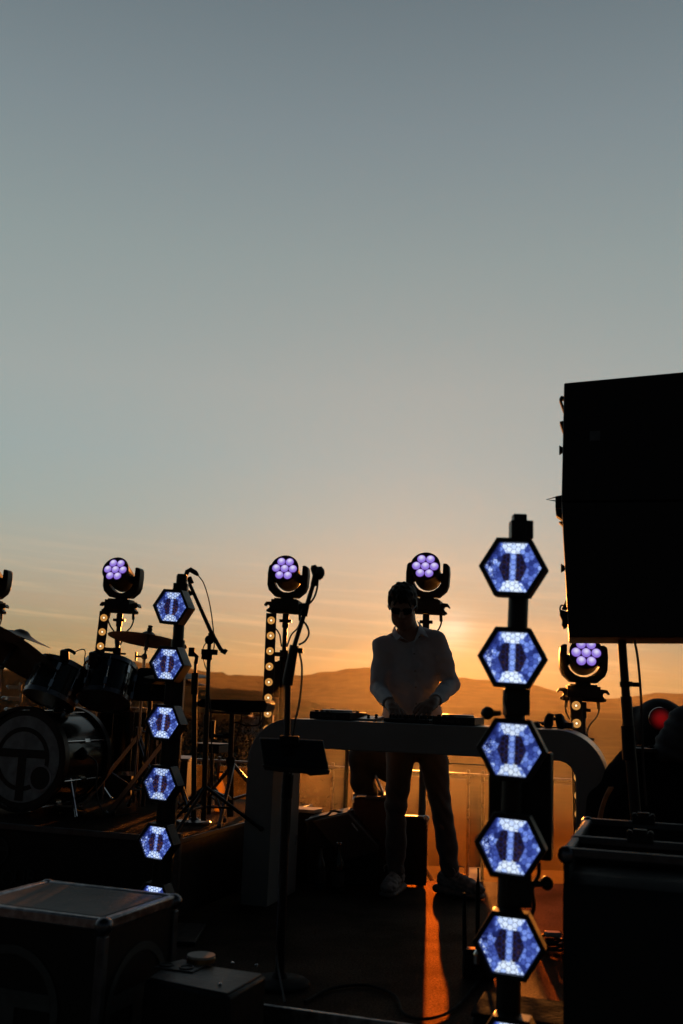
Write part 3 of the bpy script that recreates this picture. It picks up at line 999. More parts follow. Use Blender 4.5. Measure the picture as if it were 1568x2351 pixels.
# ------------------------------------------------------------------ moving head lights
def moving_head():
    r = thing('moving_head_light', (0, 0, 0), 'proto', 'stage light', 'moving head stage lights with violet lenses')
    g = G().box((0, 0, 0.062), (0.205, 0.16, 0.075)).box((0, 0, 0.104), (0.17, 0.13, 0.012)).box((0, 0, 0.014), (0.255, 0.12, 0.02))
    g.box((0, -0.082, 0.064), (0.06, 0.006, 0.03)).cyl((0, 0, 0.108), (0, 0, 0.122), 0.05)
    obj('base', g, BLACK, r, bevel=0.006)
    for s_ in (-1, 1):
        g = G()
        pr = [(0.10, 0.075), (0.112, 0.085), (0.150, 0.082), (0.166, 0.058), (0.160, 0.050), (0.148, 0.062), (0.128, 0.060), (0.122, 0.045), (0.132, 0.030), (0.146, 0.022), (0.142, 0.008), (0.10, 0.008)]
        g.prism([(s_ * a, -0.03, b) for a, b in pr], (0, 0.06, 0))
        obj('clamp', g, SATIN, r, bevel=0.002)
        g = G().tube(curve_pts([(s_ * 0.10, 0.03, 0.005), (s_ * 0.105, 0.03, -0.05), (s_ * 0.085, 0.04, -0.10), (s_ * 0.045, 0.04, -0.15), (s_ * 0.02, 0.03, -0.24)]), 0.006, 7)
        g.cyl((s_ * 0.10, 0.03, 0.004), (s_ * 0.104, 0.03, -0.04), 0.011)
        obj('cable', g, CABLE, r)
    Zp = 0.262
    out = [(0.132, 0.098), (0.148, 0.085), (0.153, 0.03), (0.150, -0.055), (0.135, -0.095), (0.085, -0.140)]
    poly = [(-a, b) for a, b in out[::-1]][::-1]
    poly = [(-0.112, 0.10)] + [(-a, b) for a, b in out] + [(a, b) for a, b in out[::-1]] + [(0.112, 0.10)]
    poly += [(0.112 * math.cos(-k * math.pi / 20), 0.112 * math.sin(-k * math.pi / 20)) for k in range(0, 21)]
    g = G()
    n = len(poly)
    # build as strips so the concave outline fills cleanly
    ou = [(-0.132, 0.10), (-0.148, 0.085), (-0.153, 0.03), (-0.150, -0.055), (-0.135, -0.095), (-0.085, -0.140), (-0.03, -0.140), (0.03, -0.140), (0.085, -0.140), (0.135, -0.095), (0.150, -0.055), (0.153, 0.03), (0.148, 0.085), (0.132, 0.10)]
    inn = [(-0.106, 0.10), (-0.106, 0.085), (-0.106, 0.03)] + [(-0.106 * math.cos(k * math.pi / 9), -0.106 * math.sin(k * math.pi / 9)) for k in range(1, 9)] + [(0.106, 0.03), (0.106, 0.085), (0.106, 0.10)]
    dep = 0.046
    vs = [(a, -dep, b + Zp) for a, b in ou] + [(a, -dep, b + Zp) for a, b in inn] + [(a, dep, b + Zp) for a, b in ou] + [(a, dep, b + Zp) for a, b in inn]
    m_ = len(ou); fs = []
    for i in range(m_ - 1):
        fs += [(i, i + 1, m_ + i + 1, m_ + i), (2 * m_ + i, 3 * m_ + i, 3 * m_ + i + 1, 2 * m_ + i + 1), (i, 2 * m_ + i, 2 * m_ + i + 1, i + 1), (m_ + i, m_ + i + 1, 3 * m_ + i + 1, 3 * m_ + i)]
    fs += [(0, m_, 3 * m_, 2 * m_), (m_ - 1, 3 * m_ - 1, 4 * m_ - 1, 2 * m_ - 1)]
    g.add(vs, fs)
    obj('yoke', g, BLACK, r, bevel=0.006)
    # head: own origin at the pivot, front along -Y
    g = G().lathe((0, 0, Zp), (0, -1, 0), [(0.01, -0.094), (0.04, -0.086), (0.068, -0.066), (0.087, -0.036), (0.094, 0.0), (0.096, 0.05), (0.099, 0.150), (0.104, 0.170), (0.104, 0.186), (0.097, 0.188), (0.095, 0.178), (0.02, 0.176)], 44)
    for s_ in (-1, 1):
        g.cyl((s_ * 0.09, 0, Zp), (s_ * 0.124, 0, Zp), 0.035)
    hd = obj('head', g, BLACK, r, origin=(0, 0, Zp))
    spots = [(0, 0)] + [(0.0620 * math.cos(a), 0.0620 * math.sin(a)) for a in [rad(k * 60) for k in range(6)]]
    for a, b in spots:
        g = G().lathe((a, -0.178, Zp + b), (0, -1, 0), [(0.0285, 0), (0.0285, 0.004), (0.024, 0.011), (0.014, 0.016), (0.004, 0.018)], 24)
        obj('lens', g, VIOLET, hd, origin=(a, -0.178, Zp + b))
        g = G().lathe((a, -0.177, Zp + b), (0, -1, 0), [(0.0285, 0), (0.0312, 0.0), (0.0312, 0.006), (0.0288, 0.006), (0.0285, 0)], 24)
        obj('lens_ring', g, mat('violet_ring', (0.03, 0.015, 0.05), 0.3, emit=(0.09, 0.03, 0.22), estr=0.8, var=0), hd, origin=(a, -0.178, Zp + b))
    return r

def light_stand(x, y, Y, lean_x, label):
    top = P(x, y, Y)
    r = thing('light_stand', (top.x, top.y, -0.55), label, 'light stand', 'light stands behind the stage')
    b = Vector((top.x + lean_x, top.y, -0.55))
    obj('pole', G().cyl(b + EZ * 0.12, b.lerp(top, 0.55), 0.024).cyl(b.lerp(top, 0.50), top, 0.0175), SATIN, r)
    obj('collar', G().cyl(b.lerp(top, 0.53), b.lerp(top, 0.57), 0.032).cyl(b.lerp(top, 0.55) + X * 0.03, b.lerp(top, 0.55) + X * 0.07, 0.008), RUBBER, r)
    c = b.lerp(top, 0.94)
    obj('spigot', G().cyl(c, top, 0.022).cyl(c + EZ * 0.01 - X * 0.05, c + EZ * 0.01 + X * 0.05, 0.007), STEEL, r)
    for k in range(3):
        a = rad(90 + 120 * k + 20)
        e = Vector((math.cos(a) * 0.42, math.sin(a) * 0.42, 0))
        g = G().tube([b + EZ * 0.55, b + e + EZ * 0.012], 0.014, 8).tube([b + EZ * 0.14, b + e * 0.55 + EZ * 0.23], 0.009, 6)
        obj('leg', g, SATIN, r)
    return r, top

protoL = moving_head()
LIGHTS = [(-20, 1335, 8.15, 0.0, 24, 23, 'violet moving head light cut by the left edge of the picture, above the big cymbal'),
          (281, 1332, 7.8, -0.03, 20, 20, 'violet moving head light on the stand above the two tom drums'),
          (660, 1329, 7.4, 0.0, 8, 18, 'violet moving head light above the tall bulb bar, beside the microphone boom'),
          (980, 1326, 7.0, 0.0, 4, 19, 'violet moving head light rising behind the head of the man'),
          (1337, 1517, 6.5, 0.0, -4, 14, 'violet moving head light half hidden under the big loudspeaker')]
for i, (x, y, Y, ln, pan, tilt, lab) in enumerate(LIGHTS):
    o = protoL if i == 0 else copy_tree(protoL)
    c = P(x, y, Y)
    yaw = math.atan2(-c.x, c.y) + rad(-4 if i < 4 else 2)
    o.location = c - EZ * 0.262
    o.rotation_euler = (0, rad(2.0 if i != 4 else 1.0), yaw * 0.7)
    o['label'] = lab
    for ch in o.children:
        if ch.name.startswith('head'):
            ch.rotation_euler = (-rad(tilt), 0, 0)
    if i:
        o['group'] = protoL['group']
    # pan is done by the yoke turning with the whole upper unit
    o.rotation_euler.z = yaw - rad(pan)
    stand_lab = ['light stand at the left picture edge under the violet light', 'light stand behind the tom drums with a clamped bulb bar',
                 'light stand beside the tall bulb bar left of the desk', 'light stand directly behind the man', 'light stand behind the right end of the desk'][i]
    b = c - EZ * 0.262
    rr = thing('light_stand', (b.x, b.y, -0.55), stand_lab, 'light stand', 'light stands behind the stage')
    fo = Vector((b.x, b.y, -0.55)); tp = b - EZ * 0.001
    obj('pole', G().cyl(fo + EZ * 0.12, fo.lerp(tp, 0.86), 0.024).cyl(fo.lerp(tp, 0.80), tp - EZ * 0.03, 0.0175), SATIN, rr)
    obj('collar', G().cyl(fo.lerp(tp, 0.84), fo.lerp(tp, 0.88), 0.032).cyl(fo.lerp(tp, 0.86) + X * 0.03, fo.lerp(tp, 0.86) + X * 0.07, 0.008), RUBBER, rr)
    obj('spigot', G().cyl(tp - EZ * 0.10, tp - EZ * 0.0, 0.024).box(tp - EZ * 0.05, (0.09, 0.05, 0.02)), SATIN, rr, bevel=0.002)
    if i in (1, 2):
        q = tp - EZ * (0.36 if i == 2 else 0.45)
        obj('winch_box', G().box(q + X * -0.045 - EZ * 0.12, (0.05, 0.06, 0.26)).box(q + X * -0.02 + EZ * 0.012, (0.05, 0.03, 0.012)), SATIN, rr, bevel=0.003)
    for k in range(3):
        a = rad(95 + 120 * k)
        e = Vector((math.cos(a) * 0.42, math.sin(a) * 0.42, 0))
        obj('leg', G().tube([fo + EZ * 0.55, fo + e + EZ * 0.012], 0.014, 8).tube([fo + EZ * 0.14, fo + e * 0.55 + EZ * 0.26], 0.009, 6), SATIN, rr)

# ------------------------------------------------------------------ bulb bars
def bulb_bar():
    r = thing('bulb_bar', (0, 0, 0), 'proto', 'light bar', 'upright bars of warm bulbs')
    g = G().box((0, 0.03, 0.57), (0.074, 0.06, 1.14))
    obj('housing', g, SATIN, r, bevel=0.003)
    for z in (0.35, 0.85):
        obj('bracket', G().box((0.055, 0.04, z), (0.09, 0.03, 0.03)), SATIN, r, bevel=0.002)
    for k in range(10):
        z = 1.14 - 0.052 - k * 0.1095
        b = obj('bulb', G().lathe((0, 0.0, z), (0, -1, 0), [(0.0255, 0.001), (0.0275, 0.004), (0.0255, 0.006), (0.012, 0.002), (0.004, 0.001)], 24), GOLD, r, origin=(0, 0, z))
        obj('bulb_ring', G().lathe((0, -0.003, z), (0, -1, 0), [(0.010, 0.0), (0.013, 0.0), (0.0125, 0.005), (0.0105, 0.005), (0.010, 0.0)], 20), BULBRING, b, origin=(0, 0, z))
        obj('filament', G().ball((0, -0.004, z), 0.0068, 12, (1, 0.6, 1)), FILAM, b, origin=(0, 0, z))
    return r
protoB = bulb_bar()
BARS = [(227, 1402, 7.75, -3, -2.2, 'shorter looking bulb bar standing behind the tom drums'),
        (627, 1408, 7.2, -2, 0.6, 'tall bulb bar with seven lit bulbs left of the desk'),
        (1331, 1601, 6.38, 0, 1.2, 'bulb bar with two lit bulbs showing behind the right end of the desk')]
for i, (x, y, Y, yw, tilt, lab) in enumerate(BARS):
    o = protoB if i == 0 else copy_tree(protoB)
    c = P(x, y, Y)
    o.rotation_euler = (0, rad(-tilt), math.atan2(-c.x, c.y) * 0.8 - rad(yw))
    o.location = c - EZ * 1.14
    o['label'] = lab

# ------------------------------------------------------------------ hexagonal lamp towers
def hex_pts(R, y, k=1.0):
    return [Vector((R * k * math.cos(rad(60 * i)), y, R * k * math.sin(rad(60 * i)))) for i in range(6)]
def clip_poly(poly, R):
    for i in range(6):
        a = rad(60 * i + 30)
        nx, nz, lim = math.cos(a), math.sin(a), R * math.cos(rad(30))
        out = []
        for j in range(len(poly)):
            p, q = poly[j], poly[(j + 1) % len(poly)]
            dp, dq = p[0] * nx + p[1] * nz - lim, q[0] * nx + q[1] * nz - lim
            if dp <= 0: out.append(p)
            if (dp < 0) != (dq < 0):
                t = dp / (dp - dq)
                out.append((p[0] + t * (q[0] - p[0]), p[1] + t * (q[1] - p[1])))
        poly = out
        if not poly: break
    return poly
def hex_lamp(parent, c, yaw, roll, R, lens_m, dep, k_lens=0.835):
    """frame with lit honeycomb lens; local frame looks along -Y"""
    rot = Matrix.Rotation(yaw, 4, 'Z') @ Matrix.Rotation(roll, 4, 'Y')
    g = G()
    g.ring(hex_pts(R, -dep / 2), hex_pts(R, -dep / 2, k_lens + 0.01), (0, dep, 0))
    g.prism(hex_pts(R, dep / 2 - 0.012, 0.985), (0, 0.03, 0))
    fr = obj('hex_lamp', g, SATIN, None, bevel=0.002, origin=(0, 0, 0))
    fr.parent = parent
    fr.matrix_basis = Matrix.Translation(Vector(c) - WLOC[parent.name]) @ rot
    RL = R * k_lens
    back = obj('lens_backing', G().prism(hex_pts(RL * 1.01, -dep / 2 + 0.016), (0, 0.004, 0)), HEXGAP, None, origin=(0, 0, 0))
    back.parent = fr
    # one lens sheet moulded as a honeycomb of small domes; built in units of its own radius
    cell = 0.106
    g = G()
    gap = 0.84 if lens_m is LENS_SHARP else 0.90
    for i in range(-9, 10):
        for j in range(-11, 12):
            cx, cz = i * cell * 1.5, (j + (i % 2) * 0.5) * cell * math.sqrt(3)
            if math.hypot(cx, cz) > 1.15: continue
            poly = [(cx + cell * gap * math.cos(rad(60 * q)), cz + cell * gap * math.sin(rad(60 * q))) for q in range(6)]
            poly = clip_poly(poly, 0.985)
            if len(poly) < 3: continue
            mx_, mz_ = sum(p[0] for p in poly) / len(poly), sum(p[1] for p in poly) / len(poly)
            inner = [(mx_ + 0.7 * (p[0] - mx_), mz_ + 0.7 * (p[1] - mz_)) for p in poly]
            nn = len(poly)
            vs = [(p[0], 0, p[1]) for p in poly] + [(p[0], -0.05, p[1]) for p in inner] + [(mx_, -0.06, mz_)]
            fs = [(q, (q + 1) % nn, nn + (q + 1) % nn, nn + q) for q in range(nn)] + [(nn + q, nn + (q + 1) % nn, 2 * nn) for q in range(nn)]
            g.add(vs, fs)
    ln = obj('lens', g, lens_m, None, smooth=60, origin=(0, 0, 0))
    ln.parent = fr
    ln.location = (0, -dep / 2 + 0.012, 0)
    ln.scale = (RL, RL, RL)
    return fr

YR, YAW = 2.9, -rad(17)
hexR = [(1179, 1304), (1177, 1510), (1176, 1721), (1173, 1941), (1170, 2168), (1172, 2412)]
root = thing('hex_lamp_tower', P(1165, 2330, YR) * 1.0 + Vector((0, 0, -0.9)), 'large near tower of glowing blue hexagonal lamps before the right half of the desk', 'lamp tower', 'towers of blue hexagonal lamps')
for i, (x, y) in enumerate(hexR):
    hex_lamp(root, P(x, y, YR), YAW + (-0.03, 0.02, 0.0, -0.015, 0.03, 0.0)[i], rad((2.4, 1.6, 2.2, 2.9, 2.0, 2.2)[i]), 0.0995, LENS_SOFT, 0.05)
yo = 0.055
g = G().cyl(P(1196, 1212, YR + yo), P(1172, 1900, YR + yo), 0.0295, n=18).cyl(P(1172, 1900, YR + yo), Vector((P(1160, 2500, YR + yo).x, YR + yo, -0.55)), 0.034, n=18)
obj('pole', g, SATIN, root)
g = G().box(P(1196, 1218, YR + yo), (0.066, 0.05, 0.055)).box(P(1192, 1195, YR + yo), (0.040, 0.04, 0.034)).prism([P(1200, 1184, YR + yo - .01), P(1206, 1184, YR + yo - .01), P(1213, 1199, YR + yo - .01), P(1209, 1203, YR + yo - .01), P(1204, 1196, YR + yo - .01), P(1200, 1196, YR + yo - .01)], (0, 0.03, 0))
obj('top_latch', g, SATIN, root, bevel=0.002)
g = G().box(P(1185, 1612, YR + yo), (0.068, 0.07, 0.075)).box(P(1162, 1610, YR + yo), (0.012, 0.05, 0.07)).tube(curve_pts([P(1166, 1577, YR + .02), P(1160, 1590, YR + .02), P(1160, 1612, YR + .02), P(1166, 1630, YR + .02)]), 0.004, 6)
obj('clamp', g, SATIN, root, bevel=0.003)
g = G().cyl(P(1150, 1637, YR + yo), P(1126, 1637, YR + yo), 0.008).ball(P(1119, 1637, YR + yo), 0.0195, 16)
obj('clamp_knob', g, SATIN, root)
g = G().box(P(1196, 1845, YR + 0.13), (0.182, 0.07, 0.30), (Vector((math.cos(.3), -math.sin(.3), 0)), Vector((math.sin(.3), math.cos(.3), 0)), EZ))
obj('power_pack', g, BLACK, root, bevel=0.005)
g = G().box(P(1187, 2040, YR + yo), (0.07, 0.07, 0.09)).box(P(1206, 2040, YR + yo), (0.02, 0.05, 0.05))
obj('clamp', g, SATIN, root, bevel=0.003)
g = G().cyl(P(1206, 2030, YR + yo), P(1244, 2029, YR + yo), 0.009).ball(P(1255, 2028, YR + yo), 0.0195, 16)
obj('clamp_knob', g, SATIN, root)
g = G().tube(curve_pts([P(1238, 1980, YR + .08), P(1236, 2010, YR + .06), P(1222, 2040, YR + .05), P(1226, 2080, YR + .05), P(1218, 2120, YR + .07), P(1225, 2200, YR + .12)]), 0.006, 7)
obj('cable', g, CABLE, root)
g = G()
pb = Vector((P(1160, 2500, YR + yo).x, YR + yo, -0.55))
g.box(pb + EZ * 0.012, (0.5, 0.5, 0.02))
obj('base_plate', g, SATIN, root, bevel=0.003)

YL = 4.65
hexL = [(398, 1394), (389, 1525), (380, 1659), (372, 1799), (363, 1933), (356, 2070)]
root = thing('hex_lamp_tower', Vector((P(370, 2140, YL).x, YL + 0.06, 0)), 'slim farther tower of crisp blue hexagonal lamps in front of the drum riser', 'lamp tower', 'towers of blue hexagonal lamps')
for i, (x, y) in enumerate(hexL):
    hex_lamp(root, P(x, y, YL), -rad((17, 19, 18, 16.5, 17.5, 18)[i]), rad((3.2, 2.6, 3.4, 3.0, 3.8, 3.2)[i]), 0.0925, LENS_SHARP, 0.062)
yo = 0.062
bt = P(368, 2140, YL + yo); bt.z = 0.0
g = G().cyl(P(418, 1322, YL + yo), P(408, 1480, YL + yo), 0.026, n=18).cyl(P(409, 1470, YL + yo), bt, 0.032, n=18)
obj('pole', g, SATIN, root)
g = G().box(P(418, 1331, YL + yo), (0.042, 0.04, 0.052)).box(P(415, 1352, YL + yo), (0.066, 0.05, 0.05)).prism([P(399, 1345, YL + yo - .02), P(405, 1341, YL + yo - .02), P(405, 1358, YL + yo - .02), P(397, 1358, YL + yo - .02), P(396, 1352, YL + yo - .02)], (0, 0.04, 0))
obj('top_latch', g, SATIN, root, bevel=0.002)
for (x, y, hh) in ((401, 1592, 0.16), (393, 1728, 0.20), (383, 1866, 0.16), (374, 2002, 0.18)):
    obj('joiner', G().box(P(x, y, YL + yo + 0.005), (0.085, 0.06, hh)), SATIN, root, bevel=0.004)
g = G().tube(curve_pts([P(412, 1590, YL + .1), P(414, 1640, YL + .12), P(410, 1700, YL + .12), P(404, 1760, YL + .12)]), 0.006, 7)
obj('cable', g, CABLE, root)
obj('base_plate', G().box(bt + EZ * 0.01, (0.36, 0.36, 0.016)), SATIN, root, bevel=0.003)

# ------------------------------------------------------------------ loudspeakers on a pole, upper right
YS = 4.2
fx = Vector((math.cos(rad(13)), -math.sin(rad(13)), 0)); fy = Vector((math.sin(rad(13)), math.cos(rad(13)), 0))
def face_pt(x, y, org, nrm_):
    d = ray(x, y)
    t = (org - EYE).dot(nrm_) / d.dot(nrm_)
    return EYE + d * t
so_ = P(1295, 1170, YS)
def cabinet(name, poly, label, parts):
    q = [face_pt(x, y, so_, fy) for x, y in poly]
    c = sum(q, Vector()) / len(q)
    r = thing(name, c, label, 'loudspeaker', 'black loudspeakers on the pole')
    g = G().prism(q, fy * 0.42)
    obj('cabinet', g, BLACK, r, bevel=0.006)
    for nm, pl, dpt in parts:
        g = G().prism([face_pt(x, y, so_, fy) + fy * 0.15 for x, y in pl], fy * dpt)
        obj(nm, g, RUBBER, r, bevel=0.002)
    return r, q, c
r1, q1, c1 = cabinet('loudspeaker', [(1295, 879), (1650, 846), (1650, 1148), (1289, 1151)], 'upper of the two big black loudspeakers at the right edge',
    [('handle', [(1295, 886), (1287, 885), (1283, 893), (1293, 921), (1295, 921), (1295, 912), (1289, 895), (1291, 890), (1295, 892)], 0.05),
     ('bracket', [(1293, 944), (1284, 946), (1293, 972)], 0.06),
     ('bolt', [(1292, 1007), (1283, 1002), (1283, 1023), (1292, 1017)], 0.03),
     ('latch', [(1290, 1120), (1274, 1123), (1274, 1150), (1290, 1150)], 0.06)])
g = G().prism([face_pt(x, y, so_, fy) - fy * 0.003 for x, y in ((1354, 990), (1378, 989), (1378, 1011), (1354, 1012))], fy * 0.0025)
obj('badge', g, mat('dull_metal', (0.10, 0.10, 0.105), 0.45, 0.8), r1)
g = G().tube([face_pt(1275, 1122, so_, fy) + fy * .18, face_pt(1252, 1128, so_, fy) + fy * .18, face_pt(1275, 1131, so_, fy) + fy * .18], 0.003, 6)
obj('pin_cord', g, CABLE, r1)
r2, q2, c2 = cabinet('loudspeaker', [(1289, 1152.5), (1650, 1149.5), (1650, 1464), (1306, 1463)], 'lower of the two big black loudspeakers, resting on the pole',
    [('latch', [(1291, 1154), (1274, 1152), (1276, 1168), (1293, 1180)], 0.06),
     ('bracket', [(1292, 1182), (1282, 1183), (1292, 1193)], 0.05),
     ('bolt', [(1296, 1288), (1287, 1282), (1287, 1303), (1297, 1297)], 0.03),
     ('hook', [(1299, 1368), (1294, 1380), (1289, 1390), (1302, 1392)], 0.05),
     ('latch', [(1303, 1396), (1286, 1392), (1284, 1404), (1290, 1418), (1289, 1428), (1293, 1436), (1300, 1434), (1304, 1424)], 0.07)])
g = G().tube(curve_pts([face_pt(1303, 1387, so_, fy) + fy * .18, face_pt(1290, 1380, so_, fy) + fy * .18, face_pt(1285, 1388, so_, fy) + fy * .18, face_pt(1288, 1408, so_, fy) + fy * .18]), 0.004, 6)
obj('pin_cord', g, CABLE, r2)
pt_ = face_pt(1433, 1463, so_, fy) + fy * 0.2
pbm = P(1447, 1730, pt_.y)
root = thing('speaker_stand', Vector((pbm.x + 0.03, pt_.y, -0.55)), 'black speaker pole with clamps under the big loudspeakers', 'speaker stand')
dirp = (pbm - pt_).normalized()
ft = pt_ + dirp * ((pt_.z + 0.55) / -dirp.z)
g = G().cyl(pt_, pt_.lerp(pbm, 0.75), 0.0185)
g.cyl(pt_.lerp(pbm, 0.5), ft + EZ * 0.15, 0.0235)
obj('pole', g, SATIN, root)
a_, b_ = P(1437, 1565, pt_.y), P(1438, 1577, pt_.y)
obj('collar', G().cyl(a_, b_, 0.027).cyl((a_ + b_) / 2, (a_ + b_) / 2 + X * 0.055, 0.010), RUBBER, root)
a_, b_ = P(1441, 1660, pt_.y), P(1446, 1776, pt_.y)
obj('sleeve', G().cyl(P(1440, 1666, pt_.y), P(1445, 1745, pt_.y), 0.0275), RUBBER, root)
for k in range(3):
    a = rad(30 + 120 * k); e = Vector((math.cos(a) * 0.55, math.sin(a) * 0.55, 0))
    obj('leg', G().tube([ft + EZ * 0.75, ft + e + EZ * 0.015], 0.015, 8), SATIN, root)
g = G().tube(curve_pts([P(1455, 1462, 4.3), P(1464, 1510, 4.3), P(1471, 1590, 4.3), P(1474, 1680, 4.3), P(1477, 1760, 4.3), P(1484, 1850, 4.3)]), 0.0055, 7)
tag(obj('speaker_cable', g, CABLE), 'black cable hanging beside the speaker pole', 'cable')

# ------------------------------------------------------------------ drum kit
def tripod(parent, foot, h_top, spread, r, mt, a0=20, z_brace=0.12, double=False):
    for k in range(3):
        a = rad(a0 + 120 * k); e = Vector((math.cos(a) * spread, math.sin(a) * spread, 0))
        t = Vector((-math.sin(a), math.cos(a), 0))
        g = G()
        if double:
            for s_ in (-1, 1):
                g.box((foot + EZ * h_top + foot + e + EZ * 0.012) / 2 + t * 0.010 * s_, ((e - EZ * h_top).length, 0.004, 0.022), ((e - EZ * h_top).normalized(), t, (e - EZ * h_top).normalized().cross(t)))
        else:
            g.tube([foot + EZ * h_top, foot + e + EZ * 0.012], r, 8)
        g.tube([foot + EZ * z_brace, foot + e * 0.5 + EZ * (h_top * 0.5 + 0.006)], r * 0.7, 6)
        g.ball(foot + e + EZ * 0.014, 0.014, 10)
        obj('leg', g, mt, parent)

# bass drum
bc = P(52, 1742, 5.78)
root = thing('bass_drum', Vector((bc.x, bc.y, RZ)), 'bass drum with a T in a ring on its grey front head', 'drum')
BR = 0.268
g = G().lathe(bc, E2, [(BR, 0.03), (BR, 0.45), (BR - 0.01, 0.45), (BR - 0.01, 0.03), (BR, 0.03)], 64)
obj('shell', g, DRUMWRAP, root)
for h0 in (-0.02, 0.43):
    g = G().lathe(bc, E2, [(BR + 0.003, h0), (BR + 0.022, h0), (BR + 0.022, h0 + 0.042), (BR + 0.003, h0 + 0.042), (BR + 0.003, h0)], 64)
    obj('hoop', g, SATIN, root)
obj('front_head', G().lathe(bc, E2, [(BR + 0.001, 0.0), (BR + 0.001, 0.006)], 64), INK, root)
gr = 0.238
obj('head_print', G().lathe(bc - E2 * 0.003, E2, [(gr, 0.0), (gr, 0.0025)], 64), HEADSKIN, root)
g = emblem_geo(bc - E2 * 0.0035, E1, EZ, -E2, gr * 0.735, th=0.0015)
obj('emblem', g, INK, root, smooth=0)
pc = bc + E1 * 0.128 - EZ * 0.098 - E2 * 0.006
g = G().lathe(pc, E2, [(0.062, -0.001), (0.074, -0.001), (0.074, 0.003), (0.062, 0.003), (0.062, -0.001)], 36)
obj('port_ring', g, mat('port_ring_grey', (0.30, 0.30, 0.32), 0.4), root)
obj('port_hole', G().lathe(pc, E2, [(0.062, 0.001), (0.062, 0.0025)], 36), INK, root)
for k in range(8):
    a = rad(45 * k + 22)
    d_ = E1 * math.cos(a) + EZ * math.sin(a)
    g = G().cyl(bc + d_ * (BR + 0.014) + E2 * 0.02, bc + d_ * (BR + 0.014) + E2 * 0.44, 0.004, n=8)
    g.box(bc + d_ * (BR + 0.010) + E2 * 0.23, (0.02, 0.05, 0.02), (d_, E2, d_.cross(E2)))
    obj('tension_rod', g, CHROME, root)
for s_ in (-1, 1):
    g = G().tube([bc + E1 * s_ * 0.24 - EZ * 0.1 + E2 * 0.12, bc + E1 * s_ * 0.40 - E2 * 0.04 - EZ * (bc.z - RZ - 0.012)], 0.008, 8)
    obj('spur_leg', g, CHROME, root)

def tom(c, r, dep, axis, label, mount_to):
    rt = thing('tom_drum', c, label, 'drum', 'rack toms over the bass drum')
    axis = axis.normalized()
    u, v = perp(axis)
    g = G().lathe(c, axis, [(r, -dep / 2), (r, dep / 2), (r - 0.008, dep / 2), (r - 0.008, -dep / 2), (r, -dep / 2)], 48)
    obj('shell', g, DRUMWRAP, rt)
    for s_ in (-1, 1):
        z = s_ * dep / 2
        g = G().lathe(c, axis, [(r + 0.001, z - 0.014), (r + 0.010, z - 0.014), (r + 0.010, z + 0.014), (r + 0.001, z + 0.014), (r + 0.001, z - 0.014)], 48)
        obj('hoop', g, STEEL, rt)
        g = G().lathe(c, axis, [(r - 0.001, z + s_ * 0.004), (r - 0.001, z + s_ * 0.008)], 48)
        obj('drum_head', g, HEADSKIN if s_ > 0 else mat('clear_head', (0.10, 0.09, 0.085), 0.35), rt)
    for k in range(8):
        a = rad(45 * k + 10)
        d_ = u * math.cos(a) + v * math.sin(a)
        g = G().cyl(c + d_ * (r + 0.008) - axis * dep / 2, c + d_ * (r + 0.008) + axis * dep / 2, 0.0035, n=8)
        for s_ in (-1, 1):
            g.box(c + d_ * (r + 0.006) + axis * s_ * dep * 0.27, (0.018, 0.018, 0.045), (d_, axis.cross(d_), axis))
        obj('lug', g, CHROME, rt)
    obj('mount_arm', G().tube([c + (mount_to - c).normalized() * (r * 0.9), mount_to], 0.010, 10), CHROME, rt)
    return rt
n1 = Vector((0.10, 0.42, 0.90)); n2 = Vector((-0.02, 0.45, 0.89))
t1 = P(130, 1569, 5.95)
t2 = P(246, 1569, 6.0)
mp = bc + E2 * 0.25 + EZ * 0.275 + E1 * 0.02
tom(t1, 0.147, 0.20, E1 * 0.12 + E2 * 0.40 + EZ * 0.90, 'dark tom drum with a microphone clipped to its rim, nearer to the big tilted cymbal', mp)
tom(t2, 0.150, 0.21, E1 * -0.10 + E2 * 0.42 + EZ * 0.90, 'dark tom drum directly under the shorter looking bulb bar', mp + E1 * 0.06)

def clip_mic(c, rim, tail, label):
    r = thing('drum_microphone', rim, label, 'microphone', 'small microphones clipped to the toms')
    obj('clip', G().tube(curve_pts([rim, rim.lerp(c, 0.45) - X * 0.012, rim.lerp(c, 0.85) - X * 0.010, c]), [0.014, 0.011, 0.010, 0.012] if False else 0.011, 8), RUBBER, r)
    g = G().lathe(c, Vector((0.05, 0.2, -1)), [(0.015, -0.035), (0.024, -0.03), (0.027, 0.0), (0.027, 0.035), (0.020, 0.047), (0.008, 0.05)], 20)
    obj('capsule', g, BLACK, r)
    g = G().tube(curve_pts([c + EZ * 0.03, c + EZ * 0.032 + X * 0.025, c + EZ * 0.018 + X * 0.055, tail]), 0.0095, 8)
    obj('plug', g, RUBBER, r)
    return r
clip_mic(P(148, 1505, 5.84), P(135, 1532, 5.90), P(168, 1500, 5.84), 'small clip microphone on the rim of the tom drum beside the big tilted cymbal')
clip_mic(P(214, 1510, 5.88), P(208, 1533, 5.92), P(224, 1494, 5.88), 'small clip microphone in front of the bulb bar on the second tom drum')
g = G().tube(curve_pts([P(168, 1500, 5.84), P(180, 1493, 5.85), P(192, 1491, 5.85), P(196, 1498, 5.86), P(194, 1515, 5.9), P(196, 1540, 5.9), P(192, 1580, 5.9)]), 0.0035, 6)
tag(obj('microphone_cable', g, CABLE), 'thin looping cable between the two microphones on the toms', 'cable')

